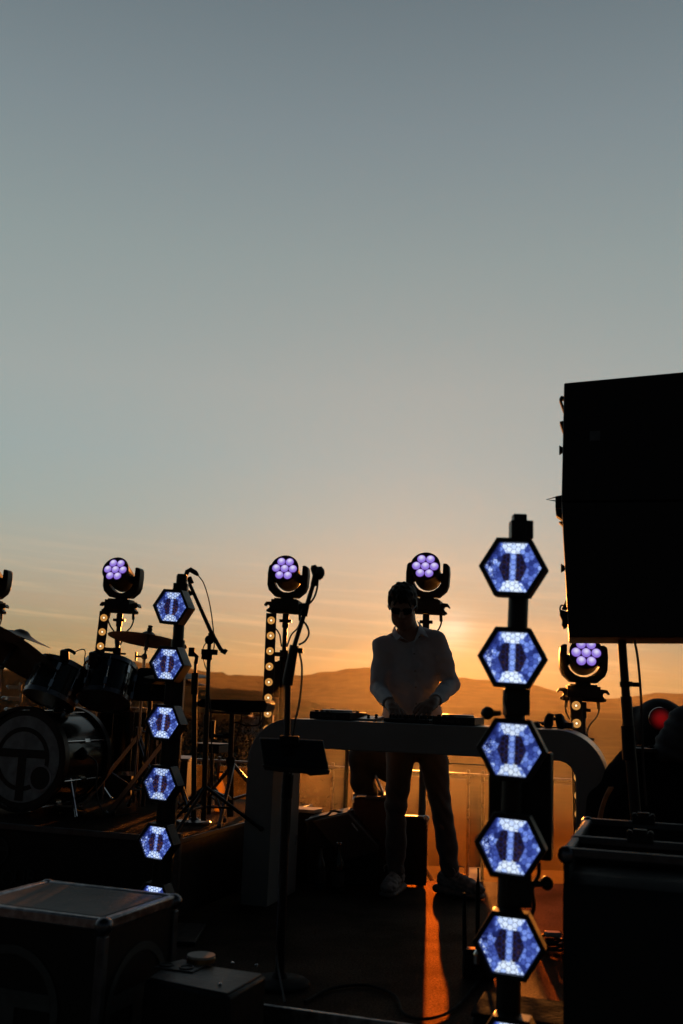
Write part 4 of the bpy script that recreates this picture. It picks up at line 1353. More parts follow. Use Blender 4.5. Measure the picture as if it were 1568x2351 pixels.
def cymbal_geo(c, nrm_, R, bell=0.05, drop=0.03):
    prof = [(0.006, 0.026), (bell * 0.5, 0.024), (bell * 0.85, 0.013), (bell, 0.006), (R * 0.5, -drop * 0.35), (R, -drop), (R, -drop - 0.0015), (R * 0.5, -drop * 0.35 - 0.0015), (bell, 0.0045), (bell * 0.5, 0.022), (0.006, 0.024)]
    return G().lathe(c, nrm_, prof, 72)
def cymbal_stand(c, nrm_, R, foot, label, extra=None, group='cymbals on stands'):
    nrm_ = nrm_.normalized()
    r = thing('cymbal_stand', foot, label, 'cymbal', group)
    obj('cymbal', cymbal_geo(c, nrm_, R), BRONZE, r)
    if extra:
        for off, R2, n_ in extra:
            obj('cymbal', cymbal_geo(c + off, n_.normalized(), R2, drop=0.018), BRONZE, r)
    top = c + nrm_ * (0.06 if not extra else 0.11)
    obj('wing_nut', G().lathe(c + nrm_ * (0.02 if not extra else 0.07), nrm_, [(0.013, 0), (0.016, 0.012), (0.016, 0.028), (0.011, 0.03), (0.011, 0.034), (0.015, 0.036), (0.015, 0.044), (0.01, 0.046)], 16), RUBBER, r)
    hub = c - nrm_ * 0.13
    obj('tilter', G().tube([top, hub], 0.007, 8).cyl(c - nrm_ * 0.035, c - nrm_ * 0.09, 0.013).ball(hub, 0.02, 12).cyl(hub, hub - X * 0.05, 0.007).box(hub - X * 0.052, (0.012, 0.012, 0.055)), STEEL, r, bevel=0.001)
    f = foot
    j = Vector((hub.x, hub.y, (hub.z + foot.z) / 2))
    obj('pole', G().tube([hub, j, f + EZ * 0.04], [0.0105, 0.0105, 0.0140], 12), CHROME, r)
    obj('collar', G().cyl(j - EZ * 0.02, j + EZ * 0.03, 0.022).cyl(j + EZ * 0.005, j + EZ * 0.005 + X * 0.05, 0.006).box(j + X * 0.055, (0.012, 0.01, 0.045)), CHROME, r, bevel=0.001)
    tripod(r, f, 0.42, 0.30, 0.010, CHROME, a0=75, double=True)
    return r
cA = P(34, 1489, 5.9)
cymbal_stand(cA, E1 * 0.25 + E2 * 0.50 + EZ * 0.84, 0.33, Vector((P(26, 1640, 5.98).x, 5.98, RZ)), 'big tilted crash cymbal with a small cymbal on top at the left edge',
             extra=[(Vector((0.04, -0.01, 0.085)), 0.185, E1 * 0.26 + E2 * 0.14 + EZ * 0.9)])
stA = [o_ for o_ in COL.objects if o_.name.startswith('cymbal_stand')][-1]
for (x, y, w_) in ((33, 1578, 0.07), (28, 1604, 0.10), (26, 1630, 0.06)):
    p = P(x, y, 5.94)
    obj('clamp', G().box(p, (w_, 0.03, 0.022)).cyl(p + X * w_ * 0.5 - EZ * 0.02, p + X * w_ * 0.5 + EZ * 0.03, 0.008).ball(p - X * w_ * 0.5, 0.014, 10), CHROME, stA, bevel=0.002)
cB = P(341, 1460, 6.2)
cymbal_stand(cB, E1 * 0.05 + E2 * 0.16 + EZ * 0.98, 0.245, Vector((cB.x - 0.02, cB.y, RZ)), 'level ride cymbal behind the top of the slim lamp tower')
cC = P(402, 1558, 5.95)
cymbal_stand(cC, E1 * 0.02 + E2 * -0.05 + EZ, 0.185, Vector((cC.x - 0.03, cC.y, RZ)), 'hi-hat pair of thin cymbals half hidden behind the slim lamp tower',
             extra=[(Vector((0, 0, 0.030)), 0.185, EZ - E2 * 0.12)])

# snare and floor tom behind
def floor_drum(name, c, r, dep, label, legs=True):
    rt = thing(name, Vector((c.x, c.y, RZ)), label, 'drum')
    g = G().lathe(c, EZ, [(r, -dep / 2), (r, dep / 2), (r - 0.008, dep / 2), (r - 0.008, -dep / 2), (r, -dep / 2)], 48)
    obj('shell', g, DRUMWRAP if legs else CHROME, rt)
    for s_ in (-1, 1):
        z = s_ * dep / 2
        obj('hoop', G().lathe(c, EZ, [(r + 0.001, z - 0.012), (r + 0.010, z - 0.012), (r + 0.010, z + 0.014), (r + 0.001, z + 0.014), (r + 0.001, z - 0.012)], 48), CHROME, rt)
        obj('drum_head', G().lathe(c, EZ, [(r, z + s_ * 0.003), (r, z + s_ * 0.006)], 48), HEADSKIN, rt)
    for k in range(8):
        a = rad(45 * k); d_ = Vector((math.cos(a), math.sin(a), 0))
        obj('lug', G().cyl(c + d_ * (r + 0.008) - EZ * dep / 2, c + d_ * (r + 0.008) + EZ * dep / 2, 0.0035, n=8).box(c + d_ * (r + 0.006), (0.016, 0.016, 0.04), (d_, EZ.cross(d_), EZ)), CHROME, rt)
    if legs:
        for k in range(3):
            a = rad(50 + 120 * k); d_ = Vector((math.cos(a), math.sin(a), 0)) * (r + 0.02)
            p = Vector((c.x, c.y, RZ + 0.006)) + d_
            obj('leg', G().tube([c + d_, p], 0.007, 8), CHROME, rt)
    else:
        f = Vector((c.x, c.y, RZ))
        obj('pole', G().cyl(f + EZ * 0.05, c - EZ * dep / 2, 0.012).box(c - EZ * (dep / 2 + 0.02), (r * 1.6, 0.02, 0.02)).box(c - EZ * (dep / 2 + 0.02), (0.02, r * 1.6, 0.02)), CHROME, rt)
        tripod(rt, f, 0.30, 0.24, 0.009, CHROME, a0=40)
    return rt
floor_drum('snare_drum', P(190, 1655, 6.45), 0.175, 0.14, 'chrome snare drum glinting behind the bass drum', legs=False)
floor_drum('floor_tom', P(318, 1700, 6.45), 0.19, 0.38, 'dark floor tom on chrome legs behind the slim lamp tower')
# black music stand
ms = P(345, 1575, 6.05)
root = thing('music_stand', Vector((ms.x, ms.y + 0.03, RZ)), 'black music stand with a flat sloping desk beside the ride cymbal stand', 'music stand')
q = [(316, 1537), (322, 1534), (374, 1535), (392, 1606), (296, 1604)]
obj('desk', G().prism([P(x, y, 6.05 + (1606 - y) * 0.0009) for x, y in q], (0, 0.012, 0.004)), BLACK, root, bevel=0.002)
obj('pole', G().cyl(Vector((ms.x, ms.y + 0.03, RZ + 0.03)), ms + Vector((0, 0.03, 0)), 0.013), SATIN, root)
obj('ledge', G().tube([P(294, 1605, 6.02), P(394, 1607, 6.02)], 0.010, 8), SATIN, root)
tripod(root, Vector((ms.x, ms.y + 0.03, RZ)), 0.26, 0.25, 0.009, SATIN, a0=0)

# short microphone stand in front of the bass drum
ft = F(167, 1868, RZ)
root = thing('short_microphone_stand', ft, 'short stand with a dark microphone aimed at the bass drum', 'microphone stand')
tp = P(177, 1752, ft.y)
obj('pole', G().cyl(ft + EZ * 0.012, tp, 0.0085), STEEL, root)
obj('base', G().lathe(ft, EZ, [(0.075, 0.0), (0.075, 0.010), (0.03, 0.018), (0.012, 0.03)], 28), SATIN, root)
obj('clip', G().cyl(tp - EZ * 0.01, tp + EZ * 0.035, 0.012).box(tp + EZ * 0.04, (0.03, 0.05, 0.03)), RUBBER, root)
root = thing('kick_microphone', tp, 'dark egg shaped microphone on the short stand beside the bass drum', 'microphone')
obj('body', G().lathe(tp + EZ * 0.055 + E2 * 0.02, -E1 * 0.8 + E2 * 0.5 + EZ * 0.1, [(0.010, -0.08), (0.022, -0.07), (0.034, -0.03), (0.038, 0.01), (0.030, 0.05), (0.012, 0.062)], 20), SATIN, root)
obj('cable', G().tube(curve_pts([tp + EZ * 0.05 + E1 * 0.06, tp + E1 * 0.13 + EZ * 0.0, tp + E1 * 0.14 - EZ * 0.15, Vector((tp.x + 0.2, tp.y - 0.03, RZ + 0.008)), Vector((tp.x + 0.35, tp.y + 0.1, RZ + 0.006))]), 0.004, 6), CABLE, root)

# ------------------------------------------------------------------ stands right of the drums
def mic_body(root, a, b, r0=0.012, r1=0.010):
    pass
# boom stand
fy_ = 5.35
ft = F(470, 1880, RZ); ft = Vector((P(470, 1840, fy_).x, fy_, RZ))
root = thing('boom_stand', ft, 'tall black boom microphone stand leaning its arm over the slim lamp tower', 'microphone stand')
hubp = P(481, 1469, fy_)
obj('pole', G().cyl(ft + EZ * 0.05, P(474, 1640, fy_), 0.0145).cyl(P(474, 1650, fy_), hubp, 0.0105), SATIN, root)
obj('clutch', G().ball(hubp, 0.026, 14).cyl(P(478, 1515, fy_), P(479, 1497, fy_), 0.02).box(P(481, 1497, fy_), (0.085, 0.03, 0.028)).cyl(P(468, 1500, fy_), P(466, 1514, fy_), 0.011), RUBBER, root, bevel=0.003)
obj('boom', G().tube([P(436, 1342, fy_ - 0.02), P(484, 1450, fy_ - 0.02), P(508, 1493, fy_ - 0.02)], [0.0095, 0.011, 0.011], 10).ball(P(437, 1361, fy_ - .02) - X * 0.012, 0.016, 10).cyl(P(437, 1358, fy_ - .02), P(440, 1366, fy_ - .02), 0.015), SATIN, root)
obj('counterweight', G().tube(curve_pts([P(484, 1452, fy_ - .02), P(489, 1465, fy_ - .02)]), 0.017, 10).tube([P(508, 1493, fy_ - .02), P(516, 1497, fy_ - .02), P(520, 1491, fy_ - .02)], [0.013, 0.015, 0.010], 10), RUBBER, root)
tripod(root, ft, 0.22, 0.30, 0.009, SATIN, a0=10)
root = thing('microphone', P(432, 1328, fy_), 'black microphone with a drooping cable on the tip of the tall boom stand', 'microphone')
obj('clip', G().cyl(P(434, 1325, fy_), P(439, 1340, fy_), 0.013, 0.016), RUBBER, root)
obj('body', G().tube([P(423, 1330, fy_), P(430, 1312, fy_), P(437, 1308, fy_), P(449, 1315, fy_), P(455, 1321, fy_)], [0.010, 0.013, 0.014, 0.013, 0.007], 12), BLACK, root)
obj('cable', G().tube(curve_pts([P(455, 1321, fy_), P(468, 1340, fy_), P(480, 1380, fy_), P(488, 1430, fy_), P(492, 1480, fy_), P(484, 1510, fy_), P(478, 1560, fy_), P(484, 1640, fy_), P(486, 1720, fy_), P(488, 1800, fy_), P(480, 1860, fy_ + .1)]), 0.0035, 6), CABLE, root)
obj('cable', G().tube(curve_pts([P(478, 1470, fy_), P(468, 1484, fy_), P(465, 1500, fy_), P(470, 1525, fy_), P(477, 1545, fy_)]), 0.003, 6), CABLE, root)
# straight stand with round base
fy_ = 5.2
ft = F(444, 1890, RZ); fy_ = ft.y
root = thing('straight_stand', ft, 'straight black stand with a thick grip and round base on the riser corner', 'microphone stand')
obj('pole', G().cyl(ft + EZ * 0.02, P(447, 1560, fy_), 0.0145).cyl(P(447, 1570, fy_), P(449, 1520, fy_), 0.0085), SATIN, root)
obj('grip', G().cyl(P(446, 1594, fy_), P(448, 1545, fy_), 0.019), RUBBER, root)
obj('clip', G().box(P(440, 1497, fy_), (0.032, 0.03, 0.050)).tube([P(440, 1497, fy_), P(452, 1508, fy_), P(449, 1524, fy_)], 0.012, 8), RUBBER, root, bevel=0.003)
obj('base', G().lathe(ft, EZ, [(0.095, 0.0), (0.095, 0.008), (0.09, 0.014), (0.03, 0.02), (0.02, 0.03)], 40), STEEL, root)
# percussion pad on a tripod
py = 5.75
ft = Vector((P(530, 1850, py).x, py, RZ))
root = thing('percussion_pad_stand', ft, 'black tripod stand carrying the flat percussion pad', 'stand')
tp = P(533, 1636, py)
obj('pole', G().cyl(ft + EZ * 0.03, P(529, 1740, py), 0.019).cyl(P(529, 1745, py), tp, 0.015), SATIN, root)
obj('collar', G().cyl(P(529, 1738, py), P(529, 1752, py), 0.025), RUBBER, root)
obj('wing_bolt', G().cyl(P(529, 1686, py), P(513, 1686, py), 0.008), RUBBER, root)
obj('platform', G().box(tp, (0.22, 0.2, 0.012)), SATIN, root, bevel=0.003)
obj('side_arm', G().tube([P(530, 1692, py), P(500, 1690, py), P(488, 1688, py)], 0.010, 8).box(P(487, 1675, py), (0.03, 0.03, 0.10)), SATIN, root)
tripod(root, ft, 0.31, 0.30, 0.012, STEEL, a0=25)
root = thing('percussion_pad', P(531, 1622, py), 'flat black electronic percussion pad on a tripod left of the tall bulb bar', 'percussion pad')
gq = []
tl, tr, br_, bl = P(452, 1609, py), P(609, 1608, py), P(612, 1636, py), P(460, 1625, py)
g = G().prism([P(451, 1613, py - .1), P(462, 1604, py - .1), P(608, 1608, py - .1), P(613, 1616, py - .1), P(608, 1635, py - .1), P(520, 1634, py - .1), P(455, 1622, py - .1)], (0.03, 0.30, 0.0))
obj('body', g, RUBBER, root, bevel=0.006)
for k in range(2):
    obj('cable', G().tube(curve_pts([P(604 - 6 * k, 1634, py), P(603 - 6 * k, 1650, py), P(592, 1664, py), P(566, 1666, py), P(540, 1658, py), P(525, 1668, py)]), 0.005, 7), CABLE, root)
obj('cable', G().tube(curve_pts([P(556, 1632, py), P(553, 1660, py), P(545, 1690, py), P(538, 1710, py)]), 0.0035, 6), CABLE, root)
# small flat box on a clamp below
sb = P(488, 1718, 5.9)
root = thing('stage_box', sb, 'small flat black box on its own stand below the percussion pad', 'stage box')
obj('body', G().box(sb, (0.15, 0.16, 0.045), (E1, E2, EZ)), BLACK, root, bevel=0.004)
obj('lid', G().box(sb + EZ * 0.026, (0.156, 0.166, 0.006), (E1, E2, EZ)), SATIN, root, bevel=0.002)
obj('pole', G().cyl(sb - EZ * 0.02, Vector((sb.x, sb.y, RZ + 0.02)), 0.013), SATIN, root)
tripod(root, Vector((sb.x, sb.y, RZ)), 0.2, 0.22, 0.008, SATIN, a0=60)
# amber bottle on the riser
def bottle(name, foot, h_, r, mt, label, cap_m, lab=True, cat='bottle'):
    rt = thing(name, foot, label, cat)
    obj('glass', G().lathe(foot, EZ, [(r * 0.9, 0.0), (r, 0.006), (r, h_ * 0.52), (r * 0.9, h_ * 0.60), (r * 0.42, h_ * 0.76), (r * 0.36, h_ * 0.95), (r * 0.40, h_ * 0.955), (r * 0.40, h_ * 0.975)], 28), mt, rt)
    obj('cap', G().lathe(foot, EZ, [(r * 0.44, h_ * 0.955), (r * 0.44, h_ * 0.995), (r * 0.40, h_)], 24), cap_m, rt)
    if lab:
        obj('label', G().lathe(foot, EZ, [(r * 1.01, h_ * 0.14), (r * 1.015, h_ * 0.14), (r * 1.015, h_ * 0.44), (r * 1.01, h_ * 0.44), (r * 1.01, h_ * 0.14)], 28), LABELP if mt is AMBER else DARKLABEL, rt)
    return rt
bottle('bottle', F(503, 1862, RZ), 0.235, 0.030, AMBER, 'amber bottle glowing between the legs of the percussion pad tripod', RUBBER)
bottle('bottle', F(775, 2050, 0), 0.27, 0.034, DARKGLASS, 'dark glass bottle standing on the floor under the desk', CHROME)
bottle('bottle', F(733, 2040, 0), 0.235, 0.033, mat('clear_pet', (0.035, 0.04, 0.04), 0.15), 'dim plastic water bottle beside the dark bottle under the desk', RUBBER)

# ------------------------------------------------------------------ near microphone stand with tablet
MY = 3.95
ft = F(641, 2262, 0); MY = ft.y
root = thing('near_microphone_stand', ft, 'near black microphone stand with a long boom in front of the desk', 'microphone stand')
j1, j2, tpb = P(661, 1562, MY), P(676, 1482, MY), P(721, 1335, MY)
obj('pole', G().cyl(ft + EZ * 0.02, P(657, 1800, MY), 0.0175).cyl(P(657, 1806, MY), j1, 0.0125), SATIN, root)
obj('clutch', G().cyl(P(658, 1832, MY), P(662, 1778, MY), 0.0215).cyl(P(655, 1790, MY), P(668, 1791, MY), 0.024), RUBBER, root)
obj('boom_sleeve', G().tube([j1 - EZ * 0.02, j1, j2], [0.020, 0.022, 0.0185], 14).cyl(P(678, 1493, MY), P(692, 1494, MY), 0.006).cyl(P(690, 1488, MY), P(690, 1500, MY), 0.0105), SATIN, root)
obj('boom', G().tube([j2 - (tpb - j2).normalized() * 0.1, j2, P(699, 1408, MY), tpb], 0.0092, 12), SATIN, root)
obj('joint', G().cyl(P(697, 1414, MY), P(703, 1386, MY), 0.015).cyl(P(696, 1394, MY), P(690, 1392, MY), 0.011), RUBBER, root)
obj('base', G().lathe(ft, EZ, [(0.115, 0.0), (0.115, 0.012), (0.105, 0.020), (0.03, 0.028), (0.022, 0.045)], 48), RUBBER, root)
obj('cable', G().tube(curve_pts([P(690, 1420, MY), P(704, 1436, MY), P(709, 1455, MY), P(700, 1472, MY), P(686, 1480, MY)]), 0.0042, 7), CABLE, root)
obj('cable', G().tube(curve_pts([P(688, 1500, MY), P(693, 1530, MY), P(692, 1570, MY), P(686, 1620, MY), P(677, 1660, MY), P(670, 1720, MY), P(668, 1800, MY), P(664, 1900, MY), P(657, 1960, MY), P(646, 2020, MY - .02), P(640, 2120, MY - .03), P(636, 2200, MY - .05), F(654, 2302, 0.006)]), 0.0042, 7), CABLE, root)
root = thing('microphone', tpb, 'black microphone at the top end of the near boom stand', 'microphone')
obj('clip', G().cyl(P(720, 1344, MY), P(727, 1318, MY), 0.0135, 0.0155), RUBBER, root)
obj('body', G().tube([P(720, 1298, MY + .01), P(721, 1304, MY + .01), P(726, 1318, MY + .01), P(727, 1322, MY + .01)], [0.010, 0.0155, 0.0165, 0.010], 14), BLACK, root)
obj('grille', G().ball(P(734, 1315, MY + .005), 0.0225, 16, (0.92, 1, 1.12)).tube([P(727, 1303, MY), P(738, 1302, MY), P(743, 1312, MY), P(740, 1326, MY), P(733, 1331, MY)], 0.0035, 8), GRILLE, root)
obj('cable', G().tube(curve_pts([P(730, 1330, MY), P(728, 1350, MY), P(722, 1370, MY), P(712, 1384, MY), P(702, 1388, MY)]), 0.0042, 7), CABLE, root)
root = thing('tablet_holder', P(668, 1740, MY), 'dark tablet in a tilted holder clamped to the near microphone stand', 'tablet holder')
T_ = [(595, 1696), (742, 1702), (756, 1774), (606, 1762)]
q = [P(x, y, MY - 0.06 + (1780 - y) * 0.0007) for x, y in T_]
obj('tablet', G().prism(q, (0, 0.012, 0.006)), LENSDARK if False else BLACK, root, bevel=0.004)
obj('tray', G().prism([P(602, 1756, MY - .075), P(757, 1768, MY - .075), P(756, 1778, MY - .075), P(712, 1782, MY - .075), P(705, 1777, MY - .075), P(640, 1772, MY - .075), P(608, 1768, MY - .075)], (0, 0.03, 0)), SATIN, root, bevel=0.003)
obj('clamp', G().box(P(664, 1700, MY - .02), (0.075, 0.05, 0.035)).cyl(P(664, 1740, MY - .03), P(664, 1740, MY + .03), 0.03), RUBBER, root, bevel=0.004)

# ------------------------------------------------------------------ cases in front of the stage
def road_case(name, A, B, C, ztop, zbot, label, inset=0.05, logos=True):
    """A back, B right, C front corner of the lid; the fourth follows"""
    A, B, C = [Vector((p.x, p.y, 0)) for p in (A, B, C)]
    Dq = A + C - B
    ctr = (A + C) / 2
    r = thing(name, Vector((ctr.x, ctr.y, zbot)), label, 'flight case')
    a_, b_ = (B - A), (B - C)
    la, lb = a_.length, b_.length
    ea, eb = a_.normalized(), (b_ - a_.normalized() * b_.dot(a_.normalized())).normalized()
    h_ = ztop - zbot
    obj('body', G().box(ctr + EZ * (zbot + h_ / 2 - 0.002), (la - 0.012, lb - 0.012, h_ - 0.012), (ea, eb, EZ)), LAMI, r)
    obj('lid_panel', G().box(ctr + EZ * (ztop - 0.004), (la - 0.075, lb - 0.075, 0.008), (ea, eb, EZ)), WORNTOP, r, bevel=0.003)
    for s_ in (-1, 1):
        obj('edge_rail', G().box(ctr + eb * s_ * (lb / 2 - 0.013) + EZ * (ztop - 0.016), (la - 0.05, 0.030, 0.036), (ea, eb, EZ)), ALU, r, bevel=0.006)
        obj('edge_rail', G().box(ctr + ea * s_ * (la / 2 - 0.013) + EZ * (ztop - 0.016), (0.030, lb - 0.05, 0.036), (ea, eb, EZ)), ALU, r, bevel=0.006)
        for t_ in (-1, 1):
            c = ctr + ea * s_ * (la / 2 - 0.012) + eb * t_ * (lb / 2 - 0.012)
            obj('corner_cap', G().ball(c + EZ * (ztop - 0.020), 0.031, 14, (1, 1, 0.85)), STEEL, r)
            obj('corner_rail', G().box(c + EZ * (zbot + h_ / 2 - 0.02), (0.030, 0.030, h_ - 0.06), (ea, eb, EZ)), mat('dull_metal', (0.10, 0.10, 0.105), 0.45, 0.8), r, bevel=0.004)
    return r, ctr, ea, eb, la, lb
zc = 0.36
cA_, cB_, cC_ = F(116, 2021, zc), F(420, 2056, zc), F(232, 2111, zc)
root, ctr, ea, eb, la, lb = road_case('flight_case', cA_, cB_, cC_, zc, -0.55, 'worn black flight case with metal edges at the lower left corner')
# square the logo frame to the two visible faces
fc = ctr - eb * (lb / 2 - 0.004) + EZ * (zc - 0.30) - ea * 0.06
o = obj('emblem', emblem_geo(fc, ea, EZ, -eb, 0.19, th=0.002), mat('case_print', (0.055, 0.060, 0.056), 0.6), root, smooth=0)
sc_ = ctr + ea * (la / 2 - 0.004) + EZ * (zc - 0.30)
o = obj('emblem', emblem_geo(sc_, eb, EZ, ea, 0.19, th=0.002), mat('case_print', (0.055, 0.060, 0.056), 0.6), root, smooth=0)

# small box with a round plate
zb_ = 0.18
def zq(x, y, z=zb_): return F(x, y, z)
a1, a2, a3, a4 = zq(395, 2204), zq(612, 2236), zq(528, 2286), zq(330, 2246)
root = thing('splitter_box', (a1 + a3) / 2 - EZ * 0.75, 'low black equipment box carrying a pale round disc at the bottom edge', 'equipment box')
g = G().prism([Vector((p.x, p.y, -0.55)) for p in (a1, a2, a3, a4)], (0, 0, zb_ + 0.55 - 0.004))
obj('body', g, LAMI, root, bevel=0.01)
obj('lid', G().prism([a1.lerp(a3, 0.04) - EZ * 0.006, a2.lerp(a4, 0.04) - EZ * 0.006, a3.lerp(a1, 0.04) - EZ * 0.006, a4.lerp(a2, 0.04) - EZ * 0.006], (0, 0, 0.008)), WORNTOP, root, bevel=0.003)
pl = [zq(420, 2205, zb_ + .003), zq(472, 2219, zb_ + .003), zq(441, 2234, zb_ + .003), zq(352, 2222, zb_ + .003)]
obj('socket_plate', G().prism(pl, (0, 0, 0.004)), mat('plate_grey', (0.05, 0.05, 0.05), 0.5), root)
for (x, y) in ((382, 2216), (428, 2222)):
    c = zq(x, y, zb_ + 0.007)
    obj('socket', G().lathe(c, EZ, [(0.024, 0.0), (0.024, 0.004), (0.019, 0.004), (0.019, 0.001)], 24), INK, root)
for (x, y) in ((534, 2214), (589, 2219), (505, 2263)):
    c = zq(x, y, zb_ + 0.002)
    obj('screw', G().lathe(c, EZ, [(0.006, 0), (0.006, 0.006), (0.003, 0.008)], 10), CHROME, root)
c = zq(461, 2209, zb_ + 0.004)
root = thing('round_disc', c, 'pale round disc lying on the low black equipment box', 'disc')
obj('top', G().lathe(c + EZ * 0.016, EZ, [(0.046, 0), (0.047, 0.004), (0.046, 0.008)], 40), CREAM, root)
obj('rim', G().lathe(c, EZ, [(0.042, 0), (0.048, 0.003), (0.048, 0.015), (0.045, 0.016)], 40), mat('brass', (0.5, 0.3, 0.12), 0.3, 1.0), root)

# tall case on the right with an open frame top
zt_ = 0.68
kA, kB = F(1346, 1878, zt_), F(1291, 1946, zt_)
ea, eb = E1, E2
zz = kB
root = thing('rack_case', Vector((kB.x + 0.45, kB.y + 0.4, -0.55)), 'tall black rack case with an open railed top at the lower right corner', 'flight case')
ln_ = 0.84; wd_ = 1.0
cc = Vector((kB.x, kB.y, 0)) + E1 * wd_ / 2 + E2 * ln_ / 2
hb_ = zt_ - 0.075
g = G().prism([cc - E1 * wd_ / 2 - E2 * (ln_ / 2 - d_) + EZ * z_ for d_, z_ in ((0.0, -0.55), (0.0, hb_ - 0.06), (0.02, hb_ - 0.02), (0.06, hb_), (ln_, hb_), (ln_, -0.55))], E1 * wd_)
obj('body', g, LAMI, root, bevel=0.004)
for d_, nm in ((-ln_ / 2 + 0.012, 'rail'), (ln_ / 2 - 0.012, 'rail'), (-ln_ / 2 + 0.30, 'rail')):
    obj('rail', G().box(cc + E2 * d_ + EZ * (zt_ - 0.012), (wd_, 0.022, 0.024), (E1, E2, EZ)), mat('dull_metal', (0.10, 0.10, 0.105), 0.45, 0.8), root, bevel=0.004)
for u_ in (-wd_ / 2 + 0.012, -0.12, 0.22):
    obj('rail', G().box(cc + E1 * u_ + EZ * (zt_ - 0.014), (0.022, ln_ - 0.05, 0.02), (E1, E2, EZ)), mat('dull_metal', (0.10, 0.10, 0.105), 0.45, 0.8), root, bevel=0.004)
obj('side_board', G().box(cc - E1 * (wd_ / 2 - 0.01) + EZ * (zt_ - 0.055), (0.016, ln_ - 0.02, 0.07), (E1, E2, EZ)), LAMI, root)
obj('side_board', G().box(cc - E2 * (ln_ / 2 - 0.31) + EZ * (zt_ - 0.055), (wd_ - 0.03, 0.014, 0.07), (E1, E2, EZ)), LAMI, root)
obj('side_board', G().box(cc + E2 * (ln_ / 2 - 0.012) + EZ * (zt_ - 0.055), (wd_ - 0.03, 0.014, 0.07), (E1, E2, EZ)), LAMI, root)
for (u_, d_) in ((-0.30, ln_ / 2 - 0.012), (-0.30, -ln_ / 2 + 0.30)):
    c = cc + E1 * u_ + E2 * d_ + EZ * (zt_ + 0.006)
    obj('latch', G().box(c, (0.075, 0.03, 0.03), (E1, E2, EZ)).box(c + EZ * 0.018, (0.04, 0.024, 0.014), (E1, E2, EZ)).cyl(c - E1 * 0.03 + EZ * 0.014, c - E1 * 0.03 - E2 * 0.018 + EZ * 0.014, 0.009).cyl(c + E1 * 0.03 + EZ * 0.014, c + E1 * 0.03 - E2 * 0.018 + EZ * 0.014, 0.009), SATIN, root, bevel=0.002)
for s_ in (0, 1):
    obj('corner_cap', G().ball(cc - E1 * (wd_ / 2 - 0.01) + E2 * (ln_ / 2 - 0.01) * (1 if s_ else -1) + EZ * (zt_ - 0.02), 0.025, 12), STEEL, root)
hd = P(1313, 2060, 3.2)

# low gear behind the near lamp tower
root = thing('dimmer_box', Vector((P(1190, 2250, 3.35).x, 3.28, -0.55)), 'dark metal box at the foot of the near lamp tower', 'equipment box')
q = P(1190, 2240, 3.4)
obj('body', G().box(Vector((q.x, 3.28, (-0.55 + 0.14) / 2)), (0.29, 0.24, 0.69), (E1, E2, EZ)), LAMI, root, bevel=0.008)
obj('handle', G().tube(curve_pts([P(1093, 2212, 3.3), P(1094, 2192, 3.3), P(1102, 2180, 3.3), P(1112, 2186, 3.3)]), 0.010, 8), CHROME, root)
obj('lid', G().box(Vector((q.x, 3.28, 0.146)), (0.295, 0.245, 0.012), (E1, E2, EZ)), CLOTHBLK, root, bevel=0.004)
q = F(1262, 2180, 0.0)
root = thing('cable_coil', q, 'small heap of coiled cable and pale tape on the floor beside the near lamp tower', 'cable')
for k in range(4):
    obj('cable', G().tube([q + EZ * (0.01 + 0.012 * k) + Vector((0.055 * math.cos(a + k), 0.06 * math.sin(a + k), 0.004 * math.sin(3 * a))) for a in np.linspace(0, 6.0, 28)], 0.006, 7), CABLE, root)
obj('tape', G().box(q + Vector((0.01, -0.02, 0.07)), (0.07, 0.05, 0.02)), PALEBOX, root, bevel=0.006)

# wireless pack with antenna
ft = F(1098, 2230, 0)
ay = 4.2
ft = Vector((P(1098, 2180, ay).x, ay, 0))
root = thing('wireless_transmitter', ft, 'black radio unit with thin upright antenna left of the near lamp tower', 'radio unit')
obj('body', G().box(ft + EZ * 0.055, (0.12, 0.05, 0.11)), BLACK, root, bevel=0.004)
b1 = P(1097, 2080, ay); 
obj('antenna', G().tube([Vector((b1.x, ay, 0.10)), P(1097, 2036, ay), P(1098, 2012, ay), P(1098, 1996, ay), P(1098, 1992, ay)], [0.009, 0.0085, 0.0045, 0.0042, 0.0055], 10), RUBBER, root)
b2 = P(1068, 2080, ay)
obj('antenna', G().tube([Vector((b2.x, ay, 0.10)), P(1066, 2110, ay), P(1066, 2050, ay)], [0.009, 0.0085, 0.0045], 10), RUBBER, root)

# ------------------------------------------------------------------ gear under and behind the desk
WY = 6.05
root = thing('wedge_monitor', Vector((P(790, 2030, WY).x, WY, 0)), 'dark wedge shaped floor monitor with a small silver badge under the desk', 'floor monitor')
fr_ = [(716, 1885), (752, 1873), (800, 1866), (868, 1940), (866, 1957), (790, 1979)]
q0 = [P(x, y, WY) for x, y in ((716, 1885), (800, 1867), (869, 1942), (866, 1958), (790, 1979))]
nv = Vector((0.15, 0.42, -0.08))
obj('grille', G().prism(q0, Vector((0.006, 0.03, 0))), GRILLE, root, bevel=0.01)
sh = [P(x, y, WY + 0.03) for x, y in ((704, 1882), (717, 1882), (800, 1864), (872, 1942), (868, 1962), (868, 2024), (700, 2030))]
sh[-1].z = sh[-2].z = 0.001
obj('body', G().prism(sh, (0.02, 0.30, 0)), BLACK, root, bevel=0.01)
bq = [P(x, y, WY - 0.006) for x, y in ((806, 1890), (809, 1888), (823, 1906), (820, 1909))]
obj('badge', G().prism(bq, (0, 0.004, 0)), CHROME, root)
for p_ in ((786, 1968), (836, 1958)):
    pass
root = thing('white_box', F(717, 1872, 0.40), 'small pale topped box behind the left leg of the desk', 'box')
wq = P(700, 1858, 6.35)
